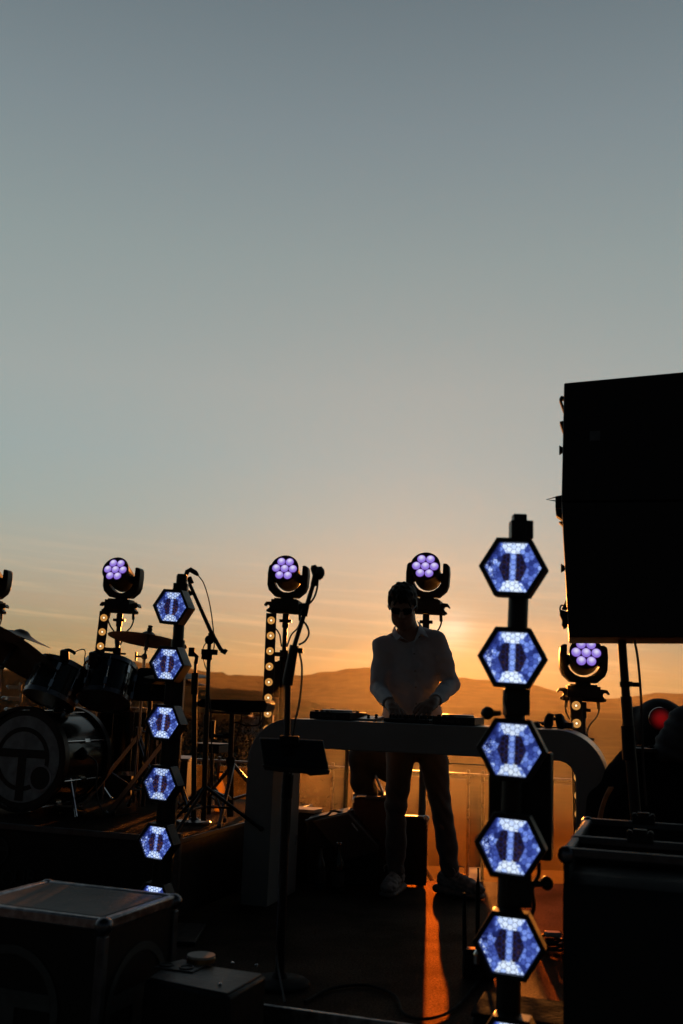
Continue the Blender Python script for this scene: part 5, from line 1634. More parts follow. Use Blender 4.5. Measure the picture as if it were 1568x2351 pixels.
obj('body', G().box(Vector((wq.x + 0.0, 6.42, wq.z / 2 - 0.01)), (0.17, 0.16, wq.z - 0.02), (E1, E2, EZ)), LAMI, root, bevel=0.003)
obj('lid', G().box(Vector((wq.x + 0.0, 6.42, wq.z - 0.01)), (0.175, 0.165, 0.02), (E1, E2, EZ)), PALEBOX, root, bevel=0.003)
# case behind the man with things on top
TY = 6.22
ta, tb = P(812, 1830, TY), P(926, 1834, TY)
ztop = ta.z
root = thing('tool_case', Vector(((ta.x + tb.x) / 2, TY + 0.15, 0)), 'dark flight case with bright metal corners behind the left leg of the man', 'flight case')
cw = tb.x - ta.x
cx_ = (ta.x + tb.x) / 2
obj('body', G().box(Vector((cx_, TY + 0.16, ztop / 2 + 0.004)), (cw, 0.30, ztop - 0.012)), mat('brown_laminate', (0.06, 0.03, 0.02), 0.45), root)
for s_ in (-1, 1):
    obj('corner_cap', G().tube(curve_pts([Vector((cx_ + s_ * cw / 2, TY + 0.01, ztop - 0.035)), Vector((cx_ + s_ * (cw / 2 - 0.004), TY + 0.01, ztop - 0.012)), Vector((cx_ + s_ * (cw / 2 - 0.03), TY + 0.01, ztop + 0.002)), Vector((cx_ + s_ * (cw / 2 - 0.08), TY + 0.01, ztop + 0.003))]), 0.010, 8), CHROME, root)
    obj('edge_rail', G().box(Vector((cx_ + s_ * (cw / 2), TY + 0.01, ztop / 2 - 0.03)), (0.022, 0.022, ztop - 0.09)), STEEL, root, bevel=0.003)
obj('edge_rail', G().box(Vector((cx_, TY + 0.01, ztop - 0.001)), (cw - 0.14, 0.024, 0.020)), STEEL, root, bevel=0.004)
root = thing('small_rack', Vector((P(945, 2020, TY).x, TY, 0)), 'narrow dark rack with rounded metal corner behind the legs of the man', 'rack')
ra, rb = P(902, 1871, TY - .05), P(980, 1875, TY - .05)
zr = ra.z; cw2 = rb.x - ra.x; cx2 = (ra.x + rb.x) / 2
obj('body', G().box(Vector((cx2, TY - 0.04, zr / 2 + 0.003)), (cw2, 0.09, zr - 0.008)), LAMI, root, bevel=0.004)
obj('corner_cap', G().ball(Vector((cx2 + cw2 / 2 - 0.008, TY - 0.085, zr - 0.012)), 0.022, 14), CHROME, root)
obj('edge_rail', G().box(Vector((cx2, TY - 0.085, zr - 0.004)), (cw2 - 0.03, 0.014, 0.014)), STEEL, root, bevel=0.003)
obj('edge_rail', G().box(Vector((cx2 + cw2 / 2 - 0.004, TY - 0.085, zr / 2 - 0.01)), (0.012, 0.014, zr - 0.06)), STEEL, root, bevel=0.003)
root = thing('laptop', Vector((P(895, 1826, TY).x, TY + .1, ztop)), 'open laptop seen edge on, standing on the dark case behind the man', 'laptop')
l0, l1, l2 = P(918, 1826, TY + .02), P(879, 1825, TY + .02), P(860, 1783, TY + .02)
obj('keyboard', G().prism([l0, l1, l1 - EZ * 0.014, l0 - EZ * 0.014], (0.01, 0.24, 0)), ALU, root, bevel=0.002)
pd = (l2 - l1).normalized().cross(Vector((0, 1, 0)))
obj('screen', G().prism([l1, l2, l2 - pd * 0.010, l1 - pd * 0.010], (0.01, 0.24, 0)), ALU, root, bevel=0.002)
root = thing('equipment_bag', Vector((P(845, 1830, TY).x, TY + .1, ztop)), 'padded black equipment bag leaning behind the open laptop', 'bag')
sdf = SDF((P(795, 1850, TY).x, TY - 0.02, ztop - 0.03), (P(940, 1850, TY).x, TY + 0.45, ztop + 0.36), 0.012)
for (x, y) in ((822, 1740), (825, 1790), (845, 1820), (860, 1750), (860, 1740), (888, 1742), (892, 1765)):
    p = P(x, y, TY + 0.28)
    sdf.ell(p, (0.062, 0.08, 0.085), 0.05)
sdf.ell(P(870, 1835, TY + 0.24), (0.13, 0.09, 0.05), 0.03)
obj('body', sdf.geo(), BAGFAB, root, smooth=60)
obj('strap', G().tube(curve_pts([P(828, 1722, TY + .2), P(838, 1700, TY + .22), P(856, 1700, TY + .22), P(866, 1722, TY + .2)]), 0.010, 8), BAGFAB, root)
# keyboard-style pole seen below the desk
pp = P(798, 1700, 6.6)
root = thing('side_pole', Vector((pp.x, pp.y, -0.55)), 'slim dark pole standing behind the wedge monitor in front of the glass fence', 'pole')
obj('pole', G().cyl(Vector((pp.x, pp.y, -0.53)), Vector((pp.x, pp.y, pp.z)), 0.014), SATIN, root)
obj('base', G().lathe(Vector((pp.x, pp.y, -0.55)), EZ, [(0.14, 0), (0.14, 0.012), (0.03, 0.02)], 28), SATIN, root)
g = G().tube(curve_pts([P(700, 1885, 6.0), P(730, 1876, 6.1), P(750, 1872, 6.12), P(765, 1862, 6.15), P(790, 1866, 6.15), P(812, 1862, 6.18)]), 0.007, 7)
tag(obj('signal_cable', g, CABLE), 'loose cable lying over the top of the floor monitor', 'cable')

# ------------------------------------------------------------------ right edge: dark gear and a red lamp
root = thing('covered_gear', Vector((P(1480, 2000, 4.9).x, 4.9, 0)), 'heap of stage gear under black cloth right of the speaker pole', 'covered gear')
GY = 4.9
q = lambda x, y, dy=0.0: np.array(P(x, y, GY + dy))
sdf = SDF((P(1340, 1900, GY).x - .05, GY - 0.45, -0.02), (P(1800, 1900, GY).x, GY + 0.5, P(1500, 1625, GY).z), 0.018)
for a_, b_, r_, k_ in (((1415, 1960), (1470, 1760), 0.075, 0.05), ((1470, 1760), (1560, 1745), 0.075, 0.05), ((1430, 1870), (1600, 1870), 0.18, 0.08), ((1460, 1790), (1700, 1800), 0.14, 0.06),
                       ((1440, 2050), (1700, 2050), 0.28, 0.1), ((1520, 1735), (1640, 1720), 0.06, 0.03)):
    sdf.cap(q(*a_), q(*b_), r_, r_, k_)
sdf.cap(q(1500, 1722, -.1), q(1545, 1716, -.1), 0.03, 0.03, 0.03)
sdf.disp(lambda x, y, z: 0.008 * np.sin(31 * x + 9 * z) * np.sin(23 * z + 11 * y) + 0.005 * np.sin(57 * x - 40 * z))
obj('cloth', sdf.geo(), CLOTHBLK, root, smooth=60)
obj('frame_bar', G().box(P(1478, 1722, GY - .1), (0.13, 0.16, 0.02)), SATIN, root, bevel=0.004)
g = G()
for k in range(3):
    g.tube(curve_pts([P(1372 + 4 * k, 1890, 4.6), P(1378 + 3 * k, 1860, 4.62), P(1388 + 3 * k, 1830, 4.66), P(1399 + 4 * k, 1808, 4.7)]), 0.0055, 7)
tag(obj('orange_cable', g, mat('orange_cable', (0.55, 0.16, 0.03), 0.5)), 'few orange strands hanging at the left side of the cloth covered gear', 'cable')
# jacket thrown on top
root = thing('jacket', P(1545, 1700, 4.75), 'grey crumpled jacket thrown over the gear at the right edge', 'jacket')
JY = 4.75
sdf = SDF((P(1500, 1700, JY).x, JY - 0.2, P(1500, 1760, JY).z), (P(1720, 1700, JY).x, JY + 0.25, P(1500, 1590, JY).z), 0.01)
qj = lambda x, y, dy=0.0: np.array(P(x, y, JY + dy))
for a_, b_, r_, k_ in (((1528, 1716), (1544, 1688), 0.040, 0.03), ((1544, 1692), (1575, 1672), 0.050, 0.03), ((1570, 1680), (1640, 1700), 0.08, 0.05), ((1560, 1660), (1590, 1640), 0.045, 0.04), ((1530, 1722), (1640, 1725), 0.055, 0.04), ((1580, 1650), (1660, 1610), 0.06, 0.05)):
    sdf.cap(qj(*a_), qj(*b_), r_, r_, k_)
sdf.disp(lambda x, y, z: 0.007 * np.sin(60 * x + 45 * z) * np.sin(40 * z - 30 * x) + 0.004 * np.sin(130 * z + 60 * x))
obj('cloth', sdf.geo(), mat('jacket_cloth', (0.05, 0.052, 0.058), 0.85, bump=0.3, bscale=200), root, smooth=60)
# rounded shell with red glow
LY = 5.25
c = P(1515, 1668, LY)
root = thing('par_light', Vector((c.x, c.y + .1, c.z - 0.2)), 'rounded black lamp housing with a dull red glow in its glass at the right edge', 'stage light')
sdf = SDF((c.x - 0.30, LY - 0.22, c.z - 0.25), (c.x + 0.30, LY + 0.30, c.z + 0.24), 0.012)
sdf.ell(c + Vector((0.02, 0.06, -0.02)), (0.145, 0.17, 0.165), 0.03)
sdf.ell(c + Vector((-0.085, 0.13, -0.02)), (0.07, 0.1, 0.12), 0.02)
sdf.cap(c + Vector((-0.06, 0.05, -0.16)), c + Vector((0.1, 0.05, -0.16)), 0.07, 0.07, 0.05)
obj('housing', sdf.geo(), RUBBER, root, smooth=60)
lp_ = P(1516, 1650, LY - 0.112)
g = G().lathe(lp_, (EYE - lp_).normalized() + Vector((0.2, 0, 0)), [(0.058, -0.004), (0.056, 0.006), (0.035, 0.015), (0.01, 0.018)], 36)
rm = emis('red_lamp_soft', (0.4, 0.004, 0.006), 0.6)
t = N(rm.node_tree); b_ = rm.node_tree.nodes['Principled BSDF']
ln_n = t.n('ShaderNodeVectorMath', operation='LENGTH'); t.l(t.n('ShaderNodeTexCoord').outputs['Object'], ln_n.inputs[0])
t.l(t.mix(t.mr(ln_n.outputs['Value'], 0.012, 0.056, 0.0, 1.0), (0.26, 0.004, 0.005, 1), (0.008, 0.0, 0.0005, 1)), b_.inputs['Emission Color'])
obj('lens', g, rm, root, origin=lp_)
obj('bracket', G().tube([P(1478, 1700, LY - .02), P(1482, 1760, LY - .02), P(1560, 1765, LY - .02), P(1562, 1700, LY - .02)], 0.012, 8).cyl(P(1520, 1765, LY - .02), Vector((P(1520, 1765, LY).x, LY - .02, 0)), 0.016), SATIN, root)

# ------------------------------------------------------------------ the man at the desk
BY = 5.93
def M(x, y, dy=0.0):
    return P(x, y, BY + dy)
mroot = thing('person', Vector((M(950, 2050).x, BY - 0.05, 0)), 'man in pale shirt, dark glasses and trousers, head bowed, hands on the mixer', 'person')
lo = (M(840, 1700).x, BY - 0.62, 0.0)
hi = (M(1130, 1700).x, BY + 0.30, M(925, 1320).z + 0.02)

HC = M(924.5, 1390, -0.10)                       # head centre
SH_L, SH_R = M(879, 1483, 0.0), M(1002, 1470, 0.0)
EL_L, EL_R = M(868, 1580, -0.03), M(1036, 1572, -0.02)
WR_L, WR_R = M(896, 1619, -0.36), M(996, 1612, -0.34)
HIP_L, HIP_R = M(922, 1708, 0.02), M(990, 1710, 0.02)
KN_L, KN_R = M(909, 1852, -0.03), M(1013, 1856, -0.04)
AN_L, AN_R = M(909, 1986, -0.0), M(1034, 1990, -0.0)

SH_AX = {}
for nm_, toe, an in (('l', F(886, 2063), AN_L), ('r', F(1108, 2066), AN_R)):
    toe = Vector((toe.x, toe.y, 0)); a0 = Vector((an.x, an.y, 0))
    d_ = (toe - a0).normalized()
    SH_AX[nm_] = (toe, toe - d_ * 0.30, d_, a0)

def hand(sd, wr, f, side, nrm_, curl, spread=1.0):
    """f: towards the knuckles, side: towards the thumb, nrm_: back of the hand"""
    f = f.normalized(); nrm_ = (nrm_ - f * nrm_.dot(f)).normalized()
    side = side - f * side.dot(f) - nrm_ * side.dot(nrm_); side.normalize()
    kn = wr + f * 0.088
    sd.cap(wr, wr + f * 0.03, 0.024, 0.028, 0.02)
    for i in range(4):
        o_ = (1.5 - i) * 0.0195
        sd.cap(wr + f * 0.025 + side * o_ * 0.8, kn + side * o_ - f * abs(i - 1) * 0.005, 0.0155, 0.0125, 0.012)
    for i, L in enumerate((0.072, 0.082, 0.076, 0.060)):
        o_ = (1.5 - i) * 0.0200
        p = kn + side * o_ - f * abs(i - 1) * 0.005
        d = f + side * (1.5 - i) * 0.06 * spread
        ang = curl[i]
        for sgm, (fr, r0, r1) in enumerate(((0.46, 0.0103, 0.0092), (0.30, 0.0092, 0.0083), (0.24, 0.0083, 0.0068))):
            a = ang * (0.55, 1.25, 1.75)[sgm]
            dd = (d.normalized() * math.cos(a) - nrm_ * math.sin(a))
            q = p + dd * L * fr
            sd.cap(p, q, r0, r1, 0.004)
            p = q
    b = wr + f * 0.028 + side * 0.026 - nrm_ * 0.006
    p1 = b + (f * 0.55 + side * 0.75 - nrm_ * 0.35).normalized() * 0.042
    p2 = p1 + (f * 0.85 + side * 0.25 - nrm_ * 0.45).normalized() * 0.032
    p3 = p2 + (f * 0.85 - side * 0.05 - nrm_ * 0.55).normalized() * 0.026
    sd.cap(b, p1, 0.016, 0.0115, 0.012); sd.cap(p1, p2, 0.0112, 0.0098, 0.004); sd.cap(p2, p3, 0.0098, 0.0075, 0.003)

sd = SDF(lo, hi, 0.0055)
# head: bowed about 22 degrees towards the desk, turned slightly to its right
hb = rad(33); hy = rad(-8)
Rh = Matrix.Rotation(hy, 3, 'Z') @ Matrix.Rotation(hb, 3, 'X')      # local -Y is the face
def hp_(x, y, z):
    return HC + Rh @ Vector((x, y, z))
Ri = [list(r) for r in Rh.transposed()]
def hell(c, r, k=0.01, cut=False):
    sd.ell(hp_(*c), r, k, cut, rot=Ri)
hell((0, 0.012, 0.035), (0.076, 0.095, 0.082))
hell((0, -0.012, -0.03), (0.066, 0.078, 0.090), 0.03)
hell((0, -0.040, -0.095), (0.042, 0.046, 0.034), 0.03)          # chin and jaw
for s_ in (-1, 1):
    hell((s_ * 0.042, -0.010, -0.075), (0.022, 0.05, 0.035), 0.02)  # jaw corner
    hell((s_ * 0.040, -0.062, -0.022), (0.022, 0.018, 0.018), 0.015)  # cheek
    hell((s_ * 0.031, -0.086, 0.012), (0.017, 0.014, 0.010), 0.006, cut=True)  # eye socket
    hell((s_ * 0.030, -0.070, 0.011), (0.0125, 0.0125, 0.0125), 0.003)   # eyeball
    hell((s_ * 0.030, -0.080, 0.030), (0.024, 0.010, 0.007), 0.008)  # brow
    hell((s_ * 0.078, 0.012, -0.008), (0.009, 0.020, 0.032), 0.006)  # ear
    hell((s_ * 0.085, 0.010, -0.006), (0.006, 0.010, 0.018), 0.003, cut=True)
sd.cap(hp_(0, -0.086, 0.016), hp_(0, -0.103, -0.022), 0.008, 0.013, 0.010)  # nose
for s_ in (-1, 1):
    hell((s_ * 0.011, -0.092, -0.026), (0.008, 0.009, 0.007), 0.005)
hell((0, -0.084, -0.057), (0.026, 0.012, 0.006), 0.004)
hell((0, -0.083, -0.067), (0.022, 0.012, 0.007), 0.004)
hell((0, -0.098, -0.0615), (0.024, 0.010, 0.0016), 0.001, cut=True)
# neck, trunk, limbs
NK = M(944, 1470, 0.03)
sd.cap(NK, hp_(0, 0.03, -0.05), 0.060, 0.055, 0.03)
ch, wa, pe = M(941, 1512, 0.02), M(946, 1605, 0.03), M(954, 1690, 0.03)
sd.cap(ch, wa, 0.135, 0.125, 0.05, sc=(1, 1.45, 1)); sd.cap(wa, pe, 0.128, 0.150, 0.05, sc=(1, 1.35, 1))
sd.cap(M(905, 1478, 0.02), M(975, 1470, 0.02), 0.065, 0.065, 0.05)
for a, b, c in ((SH_L, EL_L, WR_L), (SH_R, EL_R, WR_R)):
    sd.cap(a, b, 0.050, 0.040, 0.03); sd.cap(b, c, 0.041, 0.026, 0.015)
for a, b, c in ((HIP_L, KN_L, AN_L), (HIP_R, KN_R, AN_R)):
    sd.cap(a, b, 0.078, 0.050, 0.03); sd.cap(b, c.lerp(b, 0.72), 0.050, 0.052, 0.02); sd.cap(c.lerp(b, 0.72), c, 0.052, 0.034, 0.02)
    toe_, heel_, d_, a0 = SH_AX['l' if a is HIP_L else 'r']
    sd.cap(c, heel_ + d_ * 0.07 + EZ * 0.06, 0.032, 0.028, 0.02)
    sd.cap(heel_ + d_ * 0.06 + EZ * 0.055, toe_ - d_ * 0.09 + EZ * 0.05, 0.027, 0.022, 0.02)
KNB = on_desk(0, 0, DZ)
tgL = M(921, 1649, -0.50); tgR = M(952, 1640, -0.46)
hand(sd, WR_L, M(913, 1636, -0.47) - WR_L, Vector((1, 0.1, 0.1)), Vector((0.15, -0.55, 0.8)), (0.45, 0.50, 0.55, 0.62))
hand(sd, WR_R, M(972, 1630, -0.43) - WR_R, Vector((-0.8, 0.1, -0.8)), Vector((-0.1, -0.7, 0.7)), (0.40, 0.52, 0.60, 0.70))
body = obj('body', sd.geo(), SKIN, mroot, smooth=80)

# hair
sd = SDF(tuple(HC - Vector((0.15, 0.17, 0.16))), tuple(HC + Vector((0.15, 0.2, 0.18))), 0.0045)
hell((0, 0.018, 0.045), (0.083, 0.100, 0.087))
hell((0, -0.035, 0.098), (0.066, 0.060, 0.036), 0.02)
hell((0.012, -0.062, 0.092), (0.050, 0.036, 0.026), 0.015)
for s_ in (-1, 1):
    hell((s_ * 0.074, 0.006, 0.022), (0.012, 0.040, 0.052), 0.01)
hell((0, 0.075, -0.02), (0.060, 0.040, 0.06), 0.02)
hell((0, -0.085, -0.002), (0.064, 0.078, 0.062), 0.0, cut=True)      # the face stays free
sd.disp(lambda x, y, z: 0.0065 * np.sin(75 * x + 60 * z) * np.sin(70 * y - 60 * x + 50 * z) + 0.0025 * np.sin(190 * x + 40 * y) * np.sin(150 * z + 90 * y) + 0.0016 * np.sin(340 * x) * np.sin(300 * z + 120 * y))
obj('hair', sd.geo(), HAIR, mroot, smooth=80)
# dark glasses
g = G()
for s_ in (-1, 1):
    c = hp_(s_ * 0.032, -0.094, 0.008)
    pts = []
    for k in range(16):
        a = 2 * math.pi * k / 16
        ca, sa = math.cos(a), math.sin(a)
        px = 0.028 * (abs(ca) ** 0.7) * (1 if ca > 0 else -1); pz = 0.020 * (abs(sa) ** 0.7) * (1 if sa > 0 else -1)
        pts.append(c + Rh @ Vector((px, 0.012 * abs(px + s_ * 0.01) / 0.03 * (1 if px * s_ > 0 else 0.2), pz)))
    g.prism(pts, Rh @ Vector((0, 0.005, 0)))
g.tube([hp_(-0.008, -0.097, 0.014), hp_(0, -0.100, 0.016), hp_(0.008, -0.097, 0.014)], 0.003, 8)
gl = obj('glasses', g, LENSDARK, mroot)
for s_ in (-1, 1):
    g = G().tube([hp_(s_ * 0.060, -0.084, 0.015), hp_(s_ * 0.078, -0.04, 0.016), hp_(s_ * 0.082, 0.012, 0.014), hp_(s_ * 0.080, 0.035, 0.0)], 0.0028, 8)
    obj('temple', g, STEEL, gl)

# shirt
sd = SDF(lo, hi, 0.0055)
sd.cap(M(902, 1487, 0.02), M(981, 1478, 0.02), 0.078, 0.080, 0.05)
sd.cap(M(918, 1470, 0.035), M(968, 1464, 0.035), 0.060, 0.060, 0.04)
sd.cap(M(938, 1520, 0.01), M(939, 1560, 0.015), 0.120, 0.122, 0.05, sc=(1, 1.30, 1))
sd.cap(M(960, 1520, 0.01), M(957, 1560, 0.015), 0.120, 0.122, 0.05, sc=(1, 1.30, 1))
sd.cap(M(945, 1560, 0.02), M(947, 1640, 0.02), 0.146, 0.166, 0.04, sc=(1, 1.35, 1))
sd.cap(M(948, 1640, 0.02), M(949, 1705, 0.02), 0.166, 0.176, 0.04, sc=(1, 1.35, 1))
for a, b, c, s_ in ((SH_L, EL_L, WR_L, -1), (SH_R, EL_R, WR_R, 1)):
    w_ = b.lerp(c, 0.93)
    sd.cap(a, b, 0.062, 0.051, 0.03)
    sd.cap(b, b.lerp(c, 0.5), 0.052, 0.045, 0.012)
    sd.cap(b.lerp(c, 0.5), b.lerp(c, 0.82), 0.045, 0.038, 0.008)
    sd.cap(b.lerp(c, 0.83), w_, 0.0385, 0.038, 0.004)
# neck opening
sd.cap(M(946, 1452, -0.02), hp_(0, 0.02, -0.03), 0.058, 0.070, 0, cut=True)
sd.cap(M(946, 1450, -0.03), M(947, 1475, -0.16), 0.040, 0.010, 0, cut=True)
for b, c in ((EL_L, WR_L), (EL_R, WR_R)):
    d_ = (c - b).normalized()
    sd.cap(b.lerp(c, 0.955), c + d_ * 0.05, 0.030, 0.032, 0, cut=True)
    sd.cap(c + d_ * 0.016, c + d_ * 0.2, 0.06, 0.06, 0, cut=True)
sd.half(M(950, 1703, 0), (0, 0, -1))
el_pts = [np.array(EL_L), np.array(EL_R)]
arm_ax = [np.array((WR_L - EL_L).normalized()), np.array((WR_R - EL_R).normalized())]
def rnd3(x, y, z, f, ph):
    return (np.sin(f * (0.9 * x + 0.35 * z + 0.2 * y) + ph + 1.7 * np.sin(f * 0.43 * z + ph)) * np.sin(f * (0.31 * x - 0.87 * z + 0.4 * y) + 2.1 * ph + 1.3 * np.sin(f * 0.37 * x))
            + 0.6 * np.sin(f * 1.7 * (0.55 * x + 0.7 * z - 0.45 * y) + 3.3 * ph + 1.5 * np.sin(f * 0.61 * y + f * 0.3 * x)))
def folds(x, y, z):
    arm = (np.abs(x - (SH_L.x + SH_R.x) / 2) > 0.13)
    out = np.where(arm, 0.0036, 0.0022) * rnd3(x, y, z, 34.0, 0.7) + 0.0016 * rnd3(x, y, z, 71.0, 2.2)
    for e in (EL_L, EL_R):
        r2 = (x - e.x) ** 2 + (y - e.y) ** 2 + (z - e.z) ** 2
        out = out + 0.0036 * np.exp(-r2 / 0.012) * rnd3(x, y, z, 58.0, 4.1)
    for (zx, sl, am, wd) in ((1560, 0.5, 0.0050, 0.028), (1530, -0.35, -0.0040, 0.018), (1600, 0.25, 0.0045, 0.022), (1500, 0.75, 0.0035, 0.020)):
        out = out + am * np.exp(-((z - M(900, zx).z + sl * (x - M(950, zx).x) + 0.02 * np.sin(15 * x)) / wd) ** 2)
    return out
sd.disp(folds)
shirt = obj('shirt', sd.geo(), SHIRT, mroot, smooth=80)
fyv = -0.128
def front(x, y, off=0.0):
    """a point on the front of the shirt seen at a pixel, found on the shirt mesh"""
    d = ray(x, y).normalized()
    hit, loc, nn_, _ = shirt.ray_cast(EYE - WLOC['person'], d)
    return (loc + WLOC['person'] - d * (0.002 + off)) if hit else M(x, y, -0.12)
bpy.context.view_layer.update()
def strip(pl, th=0.003):
    """a thin cloth piece laid on the shirt along rows of pixel points"""
    g = G()
    rows = []
    for r_ in pl:
        rows.append([front(x, y) for x, y in r_])
    vs, fs = [], []
    nn = len(rows[0])
    for r_ in rows:
        vs += r_
    for r_ in rows:
        vs += [p + (p - EYE).normalized() * -th for p in r_]
    k = len(rows) * nn
    for i in range(len(rows) - 1):
        for j in range(nn - 1):
            a = i * nn + j
            fs += [(a, a + 1, a + nn + 1, a + nn), (k + a, k + a + nn, k + a + nn + 1, k + a + 1)]
    for i in range(len(rows) - 1):
        a, b = i * nn, i * nn + nn - 1
        fs += [(a, a + nn, k + a + nn, k + a), (b, k + b, k + b + nn, b + nn)]
    for j in range(nn - 1):
        a = j; b = (len(rows) - 1) * nn + j
        fs += [(a, k + a, k + a + 1, a + 1), (b, b + 1, k + b + 1, k + b)]
    g.add(vs, fs)
    return g
obj('placket', strip([[(946 + 0.022 * (y - 1475) + dx, y) for dx in (0, 4, 8)] for y in range(1478, 1650, 6)]), SHIRT, shirt, smooth=80)
obj('pocket', strip([[(x, y) for x in np.linspace(973, 1011, 9)] for y in np.linspace(1504, 1550, 9)], 0.002), SHIRT, shirt, smooth=80)
obj('pocket_hem', strip([[(x, y) for x in np.linspace(973, 1011, 9)] for y in np.linspace(1503.5, 1508, 3)], 0.0035), SHIRT, shirt, smooth=80)
for (x, y) in ((951, 1501), (953, 1541), (954.5, 1578), (956, 1616)):
    p = front(x, y, 0.004)
    obj('button', G().lathe(p, (EYE - p).normalized(), [(0.0055, 0), (0.0055, 0.002), (0.003, 0.0025)], 14), LABELP, shirt)
# collar: two folded leaves
def leaf(pts_out, pts_in, th=0.004):
    g = G()
    n_ = len(pts_out)
    vs = list(pts_out) + list(pts_in)
    vs += [p - (p - EYE).normalized() * th for p in vs]
    fs = []
    for i in range(n_ - 1):
        fs += [(i, i + 1, n_ + i + 1, n_ + i), (2 * n_ + i, 3 * n_ + i, 3 * n_ + i + 1, 2 * n_ + i + 1), (i, 2 * n_ + i, 2 * n_ + i + 1, i + 1), (n_ + i, n_ + i + 1, 3 * n_ + i + 1, 3 * n_ + i)]
    fs += [(0, n_, 3 * n_, 2 * n_), (n_ - 1, 3 * n_ - 1, 4 * n_ - 1, 2 * n_ - 1)]
    return g.add(vs, fs)
iL = [M(910, 1433, 0.05), M(908, 1442, 0.0), M(913, 1454, -0.05), M(927, 1466, -0.095), M(945, 1477, -0.115)]
oL = [M(904, 1440, 0.06), M(900, 1449, 0.0), M(902, 1460, -0.075), M(911, 1470, -0.125), M(919, 1462, -0.122)]
iR = [M(957, 1425, 0.06), M(961, 1434, 0.0), M(960, 1446, -0.06), M(955, 1460, -0.10), M(949, 1477, -0.115)]
oR = [M(963, 1429, 0.07), M(971, 1441, 0.0), M(978, 1452, -0.07), M(984, 1464, -0.11), M(967, 1455, -0.122)]
obj('collar', leaf(oL, iL), SHIRT, shirt, smooth=80)
obj('collar', leaf(oR, iR), SHIRT, shirt, smooth=80)

# trousers
sd = SDF((lo[0], BY - 0.3, 0.03), (hi[0], BY + 0.30, M(950, 1640).z), 0.0055)
sd.cap(M(938, 1668, 0.03), M(968, 1668, 0.03), 0.118, 0.118, 0.04, sc=(1, 1.05, 1))
sd.cap(M(930, 1705, 0.02), M(984, 1705, 0.02), 0.098, 0.098, 0.05, sc=(1, 0.95, 1))
for a, b, c, ox in ((HIP_L, KN_L, AN_L, 0), (HIP_R, KN_R, AN_R, 0)):
    sd.cap(a, b, 0.090, 0.060, 0.02)
    sd.cap(b, c.lerp(b, 0.35), 0.060, 0.058, 0.015)
    sd.cap(c.lerp(b, 0.35), c + Vector((0, 0, -0.02)), 0.058, 0.050, 0.015)
sd.half(M(950, 1660, 0), (0, 0, 1))
def tfolds(x, y, z):
    out = 0.0035 * np.sin(70 * z + 30 * x + 4 * np.sin(20 * x)) * (np.exp(-((z - KN_L.z) / 0.10) ** 2) + np.exp(-((z - 0.14) / 0.08) ** 2) + 0.25)
    return out + 0.002 * np.sin(40 * x + 22 * z)
sd.disp(tfolds)
obj('trousers', sd.geo(), TROUSER, mroot, smooth=80)

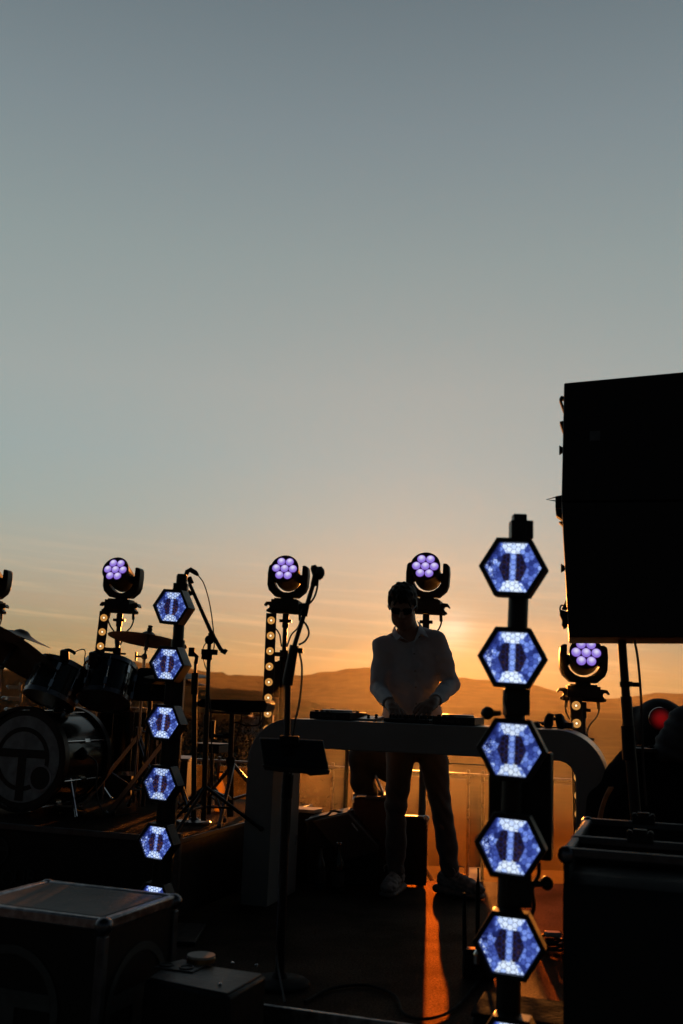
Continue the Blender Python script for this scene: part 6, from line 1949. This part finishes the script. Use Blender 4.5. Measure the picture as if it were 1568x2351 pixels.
# shoes
def shoe(toe, heel, label_side):
    toe, heel = Vector((toe.x, toe.y, 0)), Vector((heel.x, heel.y, 0))
    f = (toe - heel); L = f.length; f.normalize(); s_ = Vector((-f.y, f.x, 0))
    R3 = [list(f), list(s_), [0, 0, 1]]
    mn = Vector((min(toe.x, heel.x) - 0.08, min(toe.y, heel.y) - 0.08, 0.0)); mx = Vector((max(toe.x, heel.x) + 0.08, max(toe.y, heel.y) + 0.08, 0.22))
    sd = SDF(tuple(mn - EZ * 0.02), tuple(mx), 0.0045)
    at = lambda q, z, o=0: heel + f * (L * q) + s_ * o + EZ * z
    sd.ell(at(0.80, 0.052), (0.070, 0.046, 0.038), 0.02, rot=R3)
    sd.ell(at(0.55, 0.065), (0.075, 0.043, 0.048), 0.03, rot=R3)
    sd.ell(at(0.22, 0.075), (0.062, 0.040, 0.058), 0.03, rot=R3)
    sd.cap(at(0.25, 0.09), at(0.28, 0.135), 0.043, 0.041, 0.02)
    sd.cap(at(0.45, 0.105), at(0.60, 0.085), 0.020, 0.018, 0.012)
    sd.disp(lambda x, y, z: 0.0022 * np.sin(120 * x + 80 * z) * np.sin(100 * y + 60 * z) + 0.0015 * np.sin(260 * z + 90 * x))
    up = obj('shoe', sd.geo(), SHOE, mroot, smooth=70)
    sd = SDF(tuple(mn - EZ * 0.02), tuple(mx), 0.0045)
    sd.cap(at(0.14, 0.016), at(0.86, 0.016), 0.045, 0.047, 0.01, sc=(1, 1, 2.2))
    sd.cap(at(0.10, 0.026), at(0.30, 0.026), 0.050, 0.045, 0.01, sc=(1, 1, 1.9))
    sd.half((0, 0, 0.002), (0, 0, -1))
    sd.disp(lambda x, y, z: 0.0025 * np.sin(150 * (x * f.x + y * f.y)) * (z < 0.022))
    obj('sole', sd.geo(), SOLE, up, smooth=70)
    g = G()
    for k in range(5):
        q = 0.46 + 0.07 * k
        z = 0.127 - 0.008 * k
        g.tube(curve_pts([at(q, z - 0.022, -0.03), at(q + 0.015, z + 0.0, 0), at(q, z - 0.022, 0.03)]), 0.0028, 6)
    for s2 in (-1, 1):
        g.tube(curve_pts([at(0.42, 0.130, 0), at(0.40, 0.150, 0.03 * s2), at(0.50, 0.145, 0.055 * s2), at(0.52, 0.115, 0.05 * s2)]), 0.0024, 6)
    obj('laces', g, mat('lace', (0.35, 0.33, 0.30), 0.8), up)
for k_ in ('l', 'r'):
    shoe(SH_AX[k_][0], SH_AX[k_][1], k_)

# dark cases behind the drums
for (x0, x1, yt, Y, lab) in ((-60, 120, 1700, 7.35, 'long dark case behind the bass drum at the left picture edge'), (135, 318, 1716, 7.2, 'dark case standing behind the floor tom, right of the long case'), (330, 440, 1742, 7.05, 'low dark case behind the slim lamp tower')):
    a_, b_ = P(x0, yt, Y), P(x1, yt, Y)
    c_ = (a_ + b_) / 2
    root = thing('gear_case', Vector((c_.x, Y, -0.55)), lab, 'flight case')
    w_, h_ = b_.x - a_.x, c_.z + 0.55
    obj('body', G().box(Vector((c_.x, Y, c_.z - h_ / 2)), (w_, 0.35, h_)), LAMI, root, bevel=0.006)
    obj('lid', G().box(Vector((c_.x, Y, c_.z + 0.006)), (w_ + 0.01, 0.36, 0.02)), mat('dull_metal', (0.10, 0.10, 0.105), 0.45, 0.8), root, bevel=0.006)
    obj('handle', G().tube(curve_pts([Vector((c_.x - .08, Y - .18, c_.z - .2)), Vector((c_.x - .06, Y - .2, c_.z - .23)), Vector((c_.x + .06, Y - .2, c_.z - .23)), Vector((c_.x + .08, Y - .18, c_.z - .2))]), 0.009, 8), STEEL, root)

# a few loose runs on the deck near its front edge
g = G().tube(curve_pts([F(700, 2300, .008), F(760, 2270, .008), F(840, 2262, .008), F(905, 2285, .008), F(930, 2330, .008), F(990, 2338, .008), F(1050, 2310, .008), F(1100, 2250, .008)]), 0.0055, 8)
tag(obj('floor_cable', g, RUBBER), 'black cable snaking over the carpet at the front edge of the stage', 'cable')
